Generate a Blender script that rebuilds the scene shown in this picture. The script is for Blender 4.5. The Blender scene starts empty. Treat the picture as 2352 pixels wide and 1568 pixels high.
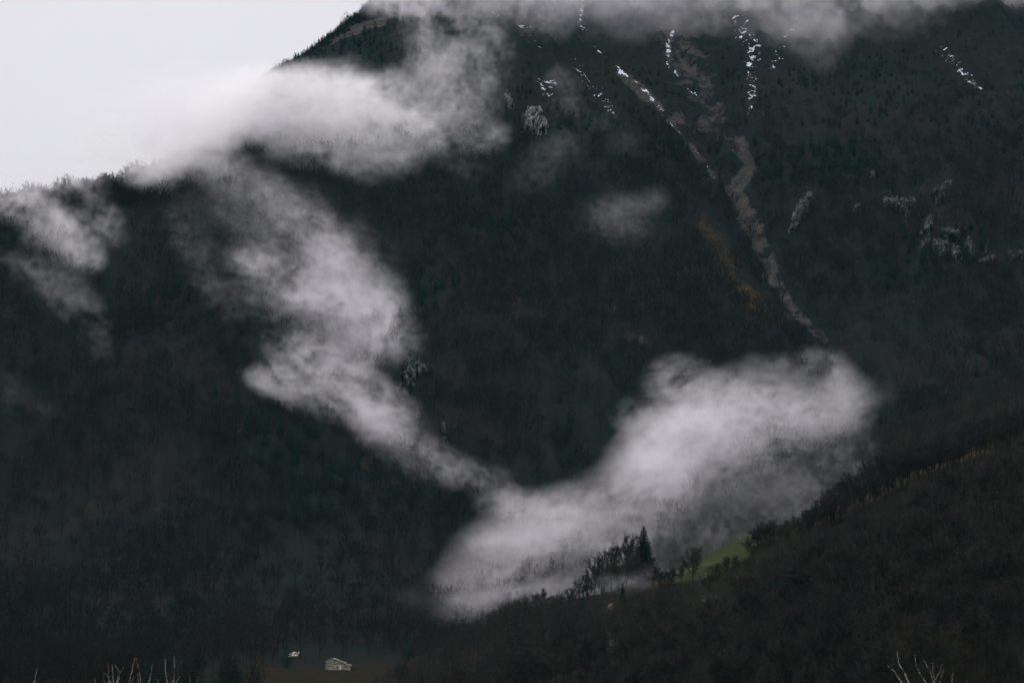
import bpy, math, random
import numpy as np
from mathutils import Vector, Matrix

R = math.radians
scn = bpy.context.scene
COL = scn.collection

# ------------------------------------------------------------------ camera
PITCH = 4.5
FPX = 6669.0                      # focal length in photo pixels (photo taken as 2352 x 1568)
cam_data = bpy.data.cameras.new("camera")
cam_data.sensor_width = 36.0
cam_data.lens = 36.0 * FPX / 2352.0
cam_data.clip_start = 1.0
cam_data.clip_end = 60000.0
cam = bpy.data.objects.new("camera", cam_data)
cam.location = (0, 0, 0)
cam.rotation_euler = (R(90 + PITCH), 0, 0)
COL.objects.link(cam)
scn.camera = cam

# ------------------------------------------------------------------ world and sun (overcast)
SUN_EL, SUN_ROT = R(42), R(-38)
world = bpy.data.worlds.new("World")
scn.world = world
world.use_nodes = True
wn, wl = world.node_tree.nodes, world.node_tree.links
wn.clear()
w_out = wn.new("ShaderNodeOutputWorld")
w_sky = wn.new("ShaderNodeTexSky")
w_sky.sky_type = 'NISHITA'
w_sky.sun_disc = False
w_sky.sun_elevation = SUN_EL
w_sky.sun_rotation = SUN_ROT
w_bg = wn.new("ShaderNodeBackground")
w_bg.inputs[1].default_value = 0.06
wl.new(w_sky.outputs[0], w_bg.inputs[0])
w_cl = wn.new("ShaderNodeBackground")           # the closed cloud deck
w_cl.inputs[1].default_value = 0.86
w_tc = wn.new("ShaderNodeTexCoord")
w_no = wn.new("ShaderNodeTexNoise")
w_no.inputs["Scale"].default_value = 9.0
w_no.inputs["Detail"].default_value = 5.0
w_ra = wn.new("ShaderNodeValToRGB")
w_ra.color_ramp.elements[0].position = 0.3
w_ra.color_ramp.elements[0].color = (0.91, 0.89, 0.945, 1)
w_ra.color_ramp.elements[1].position = 0.7
w_ra.color_ramp.elements[1].color = (0.99, 0.968, 1.02, 1)
wl.new(w_tc.outputs["Generated"], w_no.inputs["Vector"])
wl.new(w_no.outputs[0], w_ra.inputs[0])
w_sp = wn.new("ShaderNodeSeparateXYZ")             # overcast deck: brighter towards the zenith
wl.new(w_tc.outputs["Generated"], w_sp.inputs[0])
w_g1 = wn.new("ShaderNodeMath"); w_g1.operation = 'MAXIMUM'; w_g1.inputs[1].default_value = 0.0
w_g2 = wn.new("ShaderNodeMath"); w_g2.operation = 'MULTIPLY_ADD'; w_g2.inputs[1].default_value = 1.5 * 0.66; w_g2.inputs[2].default_value = 0.66
wl.new(w_sp.outputs[2], w_g1.inputs[0]); wl.new(w_g1.outputs[0], w_g2.inputs[0]); wl.new(w_g2.outputs[0], w_cl.inputs[1])
wl.new(w_ra.outputs[0], w_cl.inputs[0])
w_mix = wn.new("ShaderNodeMixShader")
w_mix.inputs[0].default_value = 0.965
wl.new(w_bg.outputs[0], w_mix.inputs[1])
wl.new(w_cl.outputs[0], w_mix.inputs[2])
wl.new(w_mix.outputs[0], w_out.inputs[0])

sun_d = bpy.data.lights.new("sun", 'SUN')
sun_d.energy = 1.5
sun_d.angle = R(16)
sun_d.color = (1.0, 0.97, 0.93)
sun = bpy.data.objects.new("sun", sun_d)
sv = Vector((math.sin(SUN_ROT) * math.cos(SUN_EL), math.cos(SUN_ROT) * math.cos(SUN_EL), math.sin(SUN_EL)))
sun.rotation_euler = sv.to_track_quat('Z', 'Y').to_euler()
COL.objects.link(sun)

scn.view_settings.view_transform = 'Standard'
scn.view_settings.look = 'None'
scn.view_settings.exposure = 0.0
scn.view_settings.gamma = 1.0
scn.cycles.use_denoising = True
scn.cycles.max_bounces = 8
scn.cycles.diffuse_bounces = 2
scn.cycles.glossy_bounces = 1
scn.cycles.volume_bounces = 5
scn.cycles.volume_step_rate = 1.8
scn.cycles.volume_max_steps = 512
scn.cycles.use_adaptive_sampling = True
scn.cycles.adaptive_threshold = 0.02

# ------------------------------------------------------------------ projection helpers
cp, sp = math.cos(R(PITCH)), math.sin(R(PITCH))


def ray(px, py):
    """Direction through a photo pixel, scaled so that its y component is 1."""
    a = (np.asarray(px, float) - 1176.0) / FPX
    b = (784.0 - np.asarray(py, float)) / FPX
    y = cp - b * sp
    return a / y, (sp + b * cp) / y


def at(px, py, Y):
    u, v = ray(px, py)
    return np.stack([u * Y, np.ones_like(u) * Y, v * Y], -1)


def project(x, y, z):
    d = y * cp + z * sp
    return 1176.0 + FPX * x / d, 784.0 - FPX * (z * cp - y * sp) / d


# ------------------------------------------------------------------ noise
rng = np.random.default_rng(7)


def spectral_tile(n, beta, dim, seed):
    g = np.random.default_rng(seed)
    f = [np.fft.fftfreq(n) * n for _ in range(dim - 1)] + [np.fft.rfftfreq(n) * n]
    k2 = sum(q ** 2 for q in np.meshgrid(*f, indexing='ij'))
    k2[(0,) * dim] = 1.0
    s = np.fft.rfftn(g.standard_normal((n,) * dim)) * k2 ** (-beta / 4.0) * (k2 > 1.5)
    t = np.fft.irfftn(s, s=(n,) * dim)
    t /= t.std()
    return t.astype(np.float32)


TILE = spectral_tile(160, 3.55, 3, 3)
TILE2 = spectral_tile(512, 3.0, 2, 5)


def smp3(P, scale, off=(0, 0, 0)):
    """Trilinear look-up in the periodic noise tile; one tile spans SCALE metres."""
    n = TILE.shape[0]
    out = None
    q = [((P[k] / scale + off[k]) % 1.0) * n for k in range(3)]
    i = [np.floor(a).astype(np.int32) for a in q]
    f = [(a - b).astype(np.float32) for a, b in zip(q, i)]
    f = [a * a * (3 - 2 * a) for a in f]
    i0 = [a % n for a in i]
    i1 = [(a + 1) % n for a in i]
    for c in range(8):
        ix = (i1 if c & 1 else i0)[0]
        iy = (i1 if c & 2 else i0)[1]
        iz = (i1 if c & 4 else i0)[2]
        w = (f[0] if c & 1 else 1 - f[0]) * (f[1] if c & 2 else 1 - f[1]) * (f[2] if c & 4 else 1 - f[2])
        t = TILE[ix, iy, iz] * w
        out = t if out is None else out + t
    return out


def smp2(x, y, sx, sy=None, off=(0, 0)):
    sy = sy or sx
    n = TILE2.shape[0]
    a, b = ((x / sx + off[0]) % 1.0) * n, ((y / sy + off[1]) % 1.0) * n
    i, j = np.floor(a).astype(int), np.floor(b).astype(int)
    fa, fb = a - i, b - j
    i0, j0, i1, j1 = i % n, j % n, (i + 1) % n, (j + 1) % n
    return (TILE2[i0, j0] * (1 - fa) * (1 - fb) + TILE2[i1, j0] * fa * (1 - fb)
            + TILE2[i0, j1] * (1 - fa) * fb + TILE2[i1, j1] * fa * fb)


def sstep(a, b, x):
    t = np.clip((x - a) / (b - a), 0, 1)
    return t * t * (3 - 2 * t)


def seg_dist(px, py, pts):
    """Distance to a polyline whose points carry a half width: returns distance / half width."""
    best = np.full(np.shape(px), 1e9)
    for (x0, y0, w0), (x1, y1, w1) in zip(pts[:-1], pts[1:]):
        dx, dy = x1 - x0, y1 - y0
        t = np.clip(((px - x0) * dx + (py - y0) * dy) / (dx * dx + dy * dy + 1e-9), 0, 1)
        d = np.hypot(px - x0 - t * dx, py - y0 - t * dy) / (w0 + (w1 - w0) * t)
        best = np.minimum(best, d)
    return best


# ------------------------------------------------------------------ terrain shapes
def sp_(x, w):
    return w * np.logaddexp(0, x / w)


def floor_z(x, y):
    """Valley floor, and the bank under the camera."""
    f = -37.5 - 0.02 * np.clip(y - 1060, 0, 400) + 1.0 * smp2(x, y, 400.0)
    near = -2.5 - 0.1 * y
    return np.maximum(f, near)


CR_PX = np.array([-900, -300, 0, 110, 200, 300, 400, 480, 540, 600, 680, 760, 830, 900, 1000, 1200, 1500, 2000, 2600, 3300.])
CR_PY = np.array([700, 520, 462, 440, 425, 400, 375, 332, 250, 172, 120, 62, 6, -70, -150, -260, -330, -320, -300, -330.])


def mountain_z(x, y):
    px = 1176 + FPX * x / (y * cp)            # bearing (close to the photo column)
    e = (1309.0 - np.interp(px, CR_PX, CR_PY)) / FPX
    # face: z = -47 + .58 * ramp(y - 1290)
    def face(yy):
        return -47.0 + 0.58 * sp_(yy - 1290.0, 90.0)
    yc = (47.0 + 0.58 * 1290.0) / (0.58 - e) * 1.0
    z = face(y)
    d = yc - y                                  # metres before the crest line
    damp = sstep(0, 260, d) * sstep(1200, 1500, y)
    g1 = smp2(x, y, 1700.0, 5200.0, (.13, .4))
    g2 = smp2(x, y, 650.0, 1500.0, (.7, .2))
    g3 = smp2(x, y, 230.0, 230.0, (.3, .9))
    z = z + damp * (13.0 * g1 - 6.0 * np.abs(g2) + 0.5 * g3)
    # the scree gully and the ravine right of it
    py = 784.0 - FPX * (z * cp - y * sp) / (y * cp + z * sp)
    gu = seg_dist(px, py, [(1500, -200, 150), (1560, 150, 140), (1700, 420, 110), (1900, 780, 90), (2000, 1000, 80)])
    z = z - damp * 16.0 * np.exp(-gu ** 2)
    gn = seg_dist(px, py, [(1700, 330, 24), (1722, 380, 22), (1684, 440, 24), (1712, 490, 24), (1745, 550, 24), (1772, 620, 20), (1802, 685, 18), (1848, 737, 16), (1895, 780, 14)])
    gl = seg_dist(px, py, [(1405, 145, 14), (1450, 190, 20), (1510, 232, 20), (1590, 340, 14), (1645, 410, 14)])
    z = z - damp * (6.0 * np.exp(-gn ** 2) + 5.0 * np.exp(-gl ** 2))
    back = face(yc) - 0.75 * (y - yc)
    k = 5.0
    z = -k * np.logaddexp(-z / k, -back / k) + 0.0
    return z


def crest_table(pts, Y, off):
    """Crest heights (x, z) at depth Y from photo points on the skyline of a slope."""
    P = np.array(pts, float)
    u, v = ray(P[:, 0], P[:, 1])
    x, z = u * Y, v * Y + off
    x = np.concatenate([[x[0] - 400], x, [x[-1] + 400]])
    z = np.concatenate([[z[0] - 130], z, [z[-1] + 200]])
    return x, z


HX, HZ = crest_table([(850, 1568), (960, 1512), (1080, 1458), (1190, 1408), (1330, 1376), (1400, 1362), (1480, 1338), (1560, 1312), (1640, 1268), (1740, 1226), (1850, 1196),
                      (1950, 1155), (2050, 1108), (2150, 1066), (2250, 1028), (2352, 988), (2600, 880)], 1000.0, 5.0)


def hill_z(x, y):
    yc = 1000.0
    zc = np.interp(x * (1000.0 / np.maximum(y, 500)) ** 0.3, HX, HZ)
    d = yc - y
    z = zc - 0.11 * sp_(d, 25.0) - 0.40 * sp_(-d - 15, 20.0)
    return z + sstep(0, 120, d) * (2.2 * smp2(x, y, 420.0, None, (.2, .6))) + 0.5 * smp2(x, y, 120.0)


SX, SZ = crest_table([(1200, 1460), (1350, 1385), (1510, 1295), (1600, 1240), (1720, 1190), (1800, 1135), (1880, 1085), (1960, 1055), (2100, 1005), (2352, 905), (2600, 790)], 1260.0, 10.7)


def spur_z(x, y):
    yc = 1260.0
    zc = np.interp(x, SX, SZ)
    d = yc - y
    z = zc - 0.22 * sp_(d, 20.0) - 0.55 * sp_(-d, 20.0)
    return z + 1.2 * smp2(x, y, 260.0, None, (.5, .1))


def ground_z(x, y):
    return np.maximum(np.maximum(floor_z(x, y), mountain_z(x, y)), np.maximum(hill_z(x, y), spur_z(x, y)))


def hit(px, py, ymin=300.0, ymax=3200.0, fn=None, step=4.0):
    """Depth (world y) where the ray through a photo pixel meets the terrain; nan in the sky."""
    fn = fn or ground_z
    px, py = np.broadcast_arrays(np.asarray(px, float), np.asarray(py, float))
    u, v = ray(px, py)
    ys = np.arange(ymin, ymax, step)
    res = np.full(px.shape, np.nan)
    flat = res.reshape(-1)
    uf, vf = u.reshape(-1), v.reshape(-1)
    for i0 in range(0, len(uf), 4000):
        uu, vv = uf[i0:i0 + 4000, None], vf[i0:i0 + 4000, None]
        below = fn(uu * ys, np.broadcast_to(ys, (len(uu), len(ys)))) > vv * ys
        k = below.argmax(1)
        ok = below.any(1)
        a, c = ys[np.maximum(k - 1, 0)], ys[k]
        for _ in range(9):
            mid = (a + c) * .5
            inside = fn(uu[:, 0] * mid, mid) > vv[:, 0] * mid
            a, c = np.where(inside, a, mid), np.where(inside, mid, c)
        flat[i0:i0 + 4000] = np.where(ok, (a + c) * .5, np.nan)
    return res


# ------------------------------------------------------------------ object helpers
def tag(o, label=None, cat=None, group=None, kind=None):
    if label: o["label"] = label
    if cat: o["category"] = cat
    if group: o["group"] = group
    if kind: o["kind"] = kind
    return o


def mesh_obj(name, V, F, mat, parent=None, smooth=False, attrs=None):
    """V (n,3) array, F (m,3 or 4) int array (uniform) or list of arrays."""
    me = bpy.data.meshes.new(name)
    V = np.asarray(V, np.float32)
    Fs = F if isinstance(F, list) else [F]
    Fs = [np.asarray(f, np.int32) for f in Fs if len(f)]
    me.vertices.add(len(V))
    me.vertices.foreach_set("co", V.ravel())
    if Fs:
        loops = np.concatenate([f.ravel() for f in Fs])
        tot = np.concatenate([np.full(len(f), f.shape[1], np.int32) for f in Fs])
        st = np.concatenate([[0], np.cumsum(tot)[:-1]]).astype(np.int32)
        me.loops.add(len(loops))
        me.loops.foreach_set("vertex_index", loops)
        me.polygons.add(len(tot))
        me.polygons.foreach_set("loop_start", st)
        me.polygons.foreach_set("use_smooth", np.full(len(tot), smooth))
    for k, a in (attrs or {}).items():
        at_ = me.attributes.new(k, 'FLOAT', 'POINT')
        at_.data.foreach_set("value", np.asarray(a, np.float32).ravel())
    me.update(calc_edges=True)
    if mat: me.materials.append(mat)
    o = bpy.data.objects.new(name, me)
    COL.objects.link(o)
    if parent: o.parent = parent
    return o


def grid_faces(nr, nc):
    i = np.arange(nr * nc).reshape(nr, nc)
    return np.stack([i[:-1, :-1], i[:-1, 1:], i[1:, 1:], i[1:, :-1]], -1).reshape(-1, 4)


def new_mat(name):
    m = bpy.data.materials.new(name)
    m.use_nodes = True
    nt = m.node_tree
    b = nt.nodes["Principled BSDF"]
    b.inputs["Roughness"].default_value = 0.95
    b.inputs["Specular IOR Level"].default_value = 0.0
    return m, nt, b


def noise_mat(name, c0, c1, scale=0.5, detail=4.0, coord="Object", p0=0.35, p1=0.65):
    m, nt, b = new_mat(name)
    tc = nt.nodes.new("ShaderNodeTexCoord")
    no = nt.nodes.new("ShaderNodeTexNoise")
    no.inputs["Scale"].default_value = scale
    no.inputs["Detail"].default_value = detail
    ra = nt.nodes.new("ShaderNodeValToRGB")
    ra.color_ramp.elements[0].position = p0
    ra.color_ramp.elements[0].color = (*c0, 1)
    ra.color_ramp.elements[1].position = p1
    ra.color_ramp.elements[1].color = (*c1, 1)
    nt.links.new(tc.outputs[coord], no.inputs["Vector"])
    nt.links.new(no.outputs[0], ra.inputs[0])
    nt.links.new(ra.outputs[0], b.inputs["Base Color"])
    return m


class Nodes:
    """Small helper to write shader maths."""
    def __init__(s, nt): s.nt = nt
    def math(s, op, a, b=None, clamp=False):
        n = s.nt.nodes.new("ShaderNodeMath"); n.operation = op; n.use_clamp = clamp
        for k, v in enumerate((a, b)):
            if v is None: continue
            if isinstance(v, (int, float)): n.inputs[k].default_value = v
            else: s.nt.links.new(v, n.inputs[k])
        return n.outputs[0]
    def attr(s, name):
        n = s.nt.nodes.new("ShaderNodeAttribute"); n.attribute_name = name
        return n.outputs["Fac"]
    def noise(s, scale, detail=4.0, stretch=None, rough=0.55):
        tc = s.nt.nodes.new("ShaderNodeNewGeometry")
        v = tc.outputs["Position"]
        if stretch:
            mp = s.nt.nodes.new("ShaderNodeMapping"); mp.inputs["Scale"].default_value = stretch
            s.nt.links.new(v, mp.inputs[0]); v = mp.outputs[0]
        n = s.nt.nodes.new("ShaderNodeTexNoise")
        n.inputs["Scale"].default_value = scale; n.inputs["Detail"].default_value = detail
        n.inputs["Roughness"].default_value = rough
        s.nt.links.new(v, n.inputs["Vector"])
        return n.outputs[0]
    def ramp(s, f, stops):
        n = s.nt.nodes.new("ShaderNodeValToRGB")
        el = n.color_ramp.elements
        while len(el) < len(stops): el.new(0.5)
        for e, (p, c) in zip(el, stops): e.position = p; e.color = (*c, 1)
        s.nt.links.new(f, n.inputs[0])
        return n.outputs[0]
    def mix(s, f, a, b):
        n = s.nt.nodes.new("ShaderNodeMix"); n.data_type = 'RGBA'
        if isinstance(f, (int, float)): n.inputs[0].default_value = f
        else: s.nt.links.new(f, n.inputs[0])
        for k, v in ((6, a), (7, b)):
            if isinstance(v, tuple): n.inputs[k].default_value = (*v, 1)
            else: s.nt.links.new(v, n.inputs[k])
        return n.outputs[2]
    def band(s, v, lo, hi):
        n = s.nt.nodes.new("ShaderNodeMapRange"); n.interpolation_type = 'SMOOTHSTEP'
        n.inputs[1].default_value = lo; n.inputs[2].default_value = hi
        s.nt.links.new(v, n.inputs[0])
        return n.outputs[0]


# ------------------------------------------------------------------ terrain meshes
SCREE = [
    ([(1410, 155, 6), (1450, 190, 14), (1500, 232, 15), (1545, 285, 5), (1590, 340, 7), (1640, 405, 6)], .85),
    ([(1530, 40, 40), (1560, 110, 55), (1600, 190, 50), (1650, 260, 30)], 0.60),
    ([(1700, 330, 16), (1722, 380, 14), (1684, 440, 18), (1712, 490, 20), (1745, 550, 20), (1772, 620, 16), (1802, 685, 12), (1848, 737, 10), (1895, 780, 9)], 1.0),
    ([(1560, 270, 22), (1640, 300, 20), (1690, 340, 14)], 0.6),
    ([(640, 165, 12), (700, 128, 16), (760, 92, 12), (830, 62, 9), (880, 50, 8)], 1.1),
    ([(870, 60, 20), (880, 90, 10)], 0.3),
]
GRASS = [
    ([(1610, 500, 18), (1650, 570, 28), (1690, 640, 22)], 0.75),
    ([(1690, 648, 12), (1750, 695, 24), (1800, 735, 16)], 1.0),
    ([(840, 1060, 22), (870, 1105, 14)], 0.5),
    ([(835, 1135, 24), (870, 1140, 16)], 0.7),
    ([(1920, 790, 30), (2010, 840, 40)], 0.4),
    ([(1690, 260, 30), (1720, 290, 20)], 0.3),
]
SNOW = [
    ([(1345, -20, 5), (1330, 55, 7)], 0.85), ([(1330, 58, 5), (1348, 68, 5)], .8),
    ([(1306, 5, 3), (1312, 30, 3)], .7),
    ([(1352, 98, 5), (1390, 130, 6)], .72),
    ([(1415, 152, 5), (1432, 172, 7), (1445, 180, 4)], 1.0),
    ([(1455, 185, 3), (1490, 215, 6), (1520, 255, 6), (1530, 265, 4)], .78),
    ([(1540, 285, 5), (1552, 300, 4), (1570, 318, 6)], .78),
    ([(1585, 330, 4), (1600, 352, 5), (1620, 375, 4), (1640, 408, 4)], .66),
    ([(1548, 72, 4), (1534, 95, 6), (1535, 118, 7)], 1.0), ([(1535, 130, 4), (1534, 150, 4)], .75),
    ([(1538, 155, 4), (1560, 175, 5)], .95), ([(1582, 205, 3), (1598, 217, 4)], .95), ([(1605, 226, 4), (1622, 237, 4)], .8),
    ([(1700, 48, 22), (1715, 90, 26), (1735, 110, 24), (1722, 150, 20), (1730, 200, 14), (1722, 252, 12)], .72),
    ([(1690, 85, 5), (1735, 96, 5)], .85), ([(1728, 130, 6), (1716, 160, 10)], .82),
    ([(1830, 40, 8), (1800, 100, 18), (1775, 160, 14)], .62),
    ([(2165, 115, 16), (2200, 150, 12), (2225, 180, 14), (2250, 205, 10)], .70),
    ([(2198, 150, 5), (2212, 172, 6)], .9),
    ([(1238, 190, 10), (1272, 195, 12)], .78), ([(1250, 210, 18), (1280, 225, 14)], .62),
    ([(1200, 60, 18), (1215, 95, 14), (1235, 115, 14)], .66), ([(1125, 25, 10), (1140, 34, 10)], .7),
    ([(1320, 140, 10), (1345, 180, 16), (1390, 230, 20), (1410, 258, 14)], .62),
]


def paint(px, py, strokes, soft=1.0):
    m = np.zeros(px.shape)
    for pts, s in strokes:
        xs, ys, ws = zip(*pts)
        w = max(ws) * 2 + 4
        sel = (px > min(xs) - w) & (px < max(xs) + w) & (py > min(ys) - w) & (py < max(ys) + w)
        if sel.any():
            d = seg_dist(px[sel], py[sel], pts)
            m[sel] = np.maximum(m[sel], s * np.clip(1.35 - 0.75 * d, 0, 1))
    return m


def fan_terrain(name, fn, px0, px1, dpx, ys, mat, attr_fn=None):
    cols = np.arange(px0, px1 + dpx, dpx)
    u = (cols - 1176) / FPX
    X = u[None, :] * ys[:, None] * 1.0
    Y = np.broadcast_to(ys[:, None], X.shape)
    Z = fn(X, Y)
    V = np.stack([X, Y, Z], -1).reshape(-1, 3)
    at_ = attr_fn(V[:, 0], V[:, 1], V[:, 2]) if attr_fn else None
    return tag(mesh_obj(name, V, grid_faces(*X.shape), mat, smooth=True, attrs=at_), kind="structure")


def mountain_attrs(x, y, z):
    px, py = project(x, y, z)
    return {"scree": paint(px, py, SCREE), "dry": paint(px, py, GRASS), "snow": paint(px, py, SNOW)}


m, nt, b = new_mat("mountain_ground")
N = Nodes(nt)
big = N.noise(0.012, 5.0)
fine = N.noise(0.22, 5.0)
base = N.ramp(big, [(0.35, (0.009, 0.014, 0.0135)), (0.5, (0.011, 0.0145, 0.0135)), (0.65, (0.016, 0.0145, 0.0125))])
base = N.mix(N.band(fine, 0.45, 0.7), base, (0.018, 0.017, 0.0145))
rough_edge = N.math('MULTIPLY', N.math('SUBTRACT', N.noise(0.075, 8.0, None, 0.72), 0.5), 2.1)
scm = N.band(N.math('ADD', N.attr("scree"), rough_edge), 0.48, 0.72)
scm = N.math('MULTIPLY', scm, N.band(N.noise(0.055, 5.0, None, .6), 0.36, 0.47))
sc_col = N.ramp(N.noise(0.25, 6.0), [(0.3, (0.028, 0.027, 0.025)), (0.7, (0.072, 0.066, 0.058))])
base = N.mix(scm, base, sc_col)
grm = N.band(N.math('ADD', N.attr("dry"), rough_edge), 0.35, 1.0)
grm = N.math('MULTIPLY', grm, N.band(N.noise(0.04, 6.0, None, .65), 0.36, 0.56))
gr_col = N.ramp(N.noise(0.3, 6.0), [(0.3, (0.018, 0.015, 0.010)), (0.7, (0.050, 0.037, 0.021))])
base = N.mix(grm, base, gr_col)
sn_edge = N.math('MULTIPLY', N.math('SUBTRACT', N.noise(0.20, 7.0, None, 0.72), 0.5), 3.4)
snm = N.band(N.math('ADD', N.attr("snow"), sn_edge), 0.92, 1.0)
base = N.mix(snm, base, (0.62, 0.66, 0.72))
nt.links.new(base, b.inputs["Base Color"])
bp = nt.nodes.new("ShaderNodeBump"); bp.inputs["Distance"].default_value = 2.0; bp.inputs["Strength"].default_value = 0.5
nt.links.new(fine, bp.inputs["Height"]); nt.links.new(bp.outputs[0], b.inputs["Normal"])
MAT_MOUNTAIN = m

m, nt, b = new_mat("valley_ground")
N = Nodes(nt)
base = N.ramp(N.noise(0.05, 5.0), [(0.3, (0.009, 0.012, 0.011)), (0.7, (0.014, 0.014, 0.012))])
edge = N.math('MULTIPLY', N.math('SUBTRACT', N.noise(0.06, 6.0), 0.5), 0.8)
base = N.mix(N.band(N.math('ADD', N.attr("meadow"), edge), 0.15, 0.75), base, N.ramp(N.noise(0.12, 6.0), [(0.3, (0.011, 0.011, 0.008)), (0.7, (0.022, 0.019, 0.010))]))
nt.links.new(base, b.inputs["Base Color"])
MAT_FLOOR = m


def floor_meadow(x, y):
    return np.clip(1.3 - np.hypot((x + 76) / 52.0, (y - 1040) / 105.0), 0, 1)


fan_terrain("mountain", mountain_z, -700, 3100, 4.0, np.concatenate([np.arange(1120, 1500, 6.0), np.arange(1500, 2900, 2.5), np.arange(2900, 4600, 30.0)]), MAT_MOUNTAIN, mountain_attrs)

gx = np.concatenate([np.arange(-30000, -900, 1500.), np.arange(-900, 900, 8.), np.arange(900, 31000, 1500.)])
gy = np.concatenate([np.arange(-20000, 0, 1500.), np.arange(0, 1700, 8.), np.arange(1700, 31000, 1500.)])
GX, GY = np.meshgrid(gx, gy)
tag(mesh_obj("valley_floor", np.stack([GX, GY, floor_z(GX, GY)], -1).reshape(-1, 3), grid_faces(*GX.shape), MAT_FLOOR, smooth=True, attrs={"meadow": floor_meadow(GX, GY)}), kind="structure")

# hillside with its strip of green meadow
MEADOW = [([(1548, 1326, 9), (1600, 1308, 20), (1640, 1285, 30), (1700, 1250, 26), (1745, 1222, 14)], 1.0),
          ([(1740, 1250, 22), (1850, 1200, 20), (1960, 1160, 16), (2060, 1110, 14), (2150, 1060, 14), (2250, 1032, 14), (2352, 1010, 12)], 0.34),
          ([(1495, 1345, 10), (1550, 1325, 16), (1605, 1305, 18)], 0.6), ([(2120, 1075, 16), (2190, 1045, 20), (2260, 1025, 16)], .55)]


def hill_attrs(x, y, z):
    px, py = project(x, y, z)
    return {"meadow": paint(px, py, [MEADOW[0]]), "dry": paint(px, py, MEADOW[1:])}


m, nt, b = new_mat("hillside_ground")
N = Nodes(nt)
base = N.ramp(N.noise(0.05, 6.0), [(0.3, (0.010, 0.011, 0.0095)), (0.7, (0.018, 0.0155, 0.012))])
edge = N.math('MULTIPLY', N.math('SUBTRACT', N.noise(0.12, 7.0, None, .7), 0.5), 1.6)
base = N.mix(N.band(N.math('ADD', N.attr("dry"), edge), 0.25, 0.6), base, N.ramp(N.noise(0.6, 5.0), [(0.35, (0.012, 0.011, 0.007)), (0.75, (0.060, 0.047, 0.024))]))
base = N.mix(N.band(N.math('ADD', N.attr("meadow"), edge), 0.3, 0.6), base, N.ramp(N.noise(0.10, 7.0, None, .65), [(0.3, (0.017, 0.021, 0.011)), (0.5, (0.031, 0.035, 0.016)), (0.68, (0.052, 0.049, 0.024))]))
nt.links.new(base, b.inputs["Base Color"])
MAT_HILL = m
fan_terrain("hillside", hill_z, 300, 3700, 6.0, np.concatenate([np.arange(380, 900, 5.0), np.arange(900, 1200, 2.5)]), MAT_HILL, hill_attrs)
fan_terrain("spur_slope", spur_z, 500, 3300, 8.0, np.arange(1080, 1500, 4.0), MAT_HILL, lambda x, y, z: {"meadow": x * 0, "dry": x * 0})


# ------------------------------------------------------------------ tree shapes
class Soup:
    def __init__(s): s.V, s.T, s.Q, s.n = [], [], [], 0
    def tube(s, pts, rad, k=5):
        pts = np.asarray(pts, float)
        d = np.gradient(pts, axis=0)
        d /= np.linalg.norm(d, axis=1)[:, None] + 1e-9
        ref = np.array([0.31, 0.95, 0.1])
        a = np.cross(d, ref); a /= np.linalg.norm(a, axis=1)[:, None] + 1e-9
        b = np.cross(d, a)
        th = np.arange(k) * 2 * math.pi / k
        ring = pts[:, None, :] + np.asarray(rad)[:, None, None] * (np.cos(th)[None, :, None] * a[:, None, :] + np.sin(th)[None, :, None] * b[:, None, :])
        m = len(pts)
        i = np.arange(m - 1)[:, None] * k + np.arange(k)[None, :]
        j = np.arange(m - 1)[:, None] * k + (np.arange(k)[None, :] + 1) % k
        s.Q.append(np.stack([i, j, j + k, i + k], -1).reshape(-1, 4) + s.n)
        s.V.append(ring.reshape(-1, 3)); s.n += m * k
    def tris(s, A, B, C):
        n = len(A)
        s.V.append(np.stack([A, B, C], 1).reshape(-1, 3))
        s.T.append(np.arange(3 * n).reshape(n, 3) + s.n); s.n += 3 * n
    def twigs(s, base, direc, length, width, g):
        side = np.cross(direc, g.standard_normal(direc.shape)); side /= np.linalg.norm(side, axis=1)[:, None] + 1e-9
        w = (np.asarray(width) * 0.5).reshape(-1, 1)
        s.tris(base - side * w, base + side * w, base + direc * np.asarray(length).reshape(-1, 1))
    def arrays(s):
        V = np.concatenate(s.V) if s.V else np.zeros((0, 3))
        return V, [np.concatenate(f) for f in (s.T, s.Q) if f]


def unit(a): return a / (np.linalg.norm(a, axis=-1, keepdims=True) + 1e-9)


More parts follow.
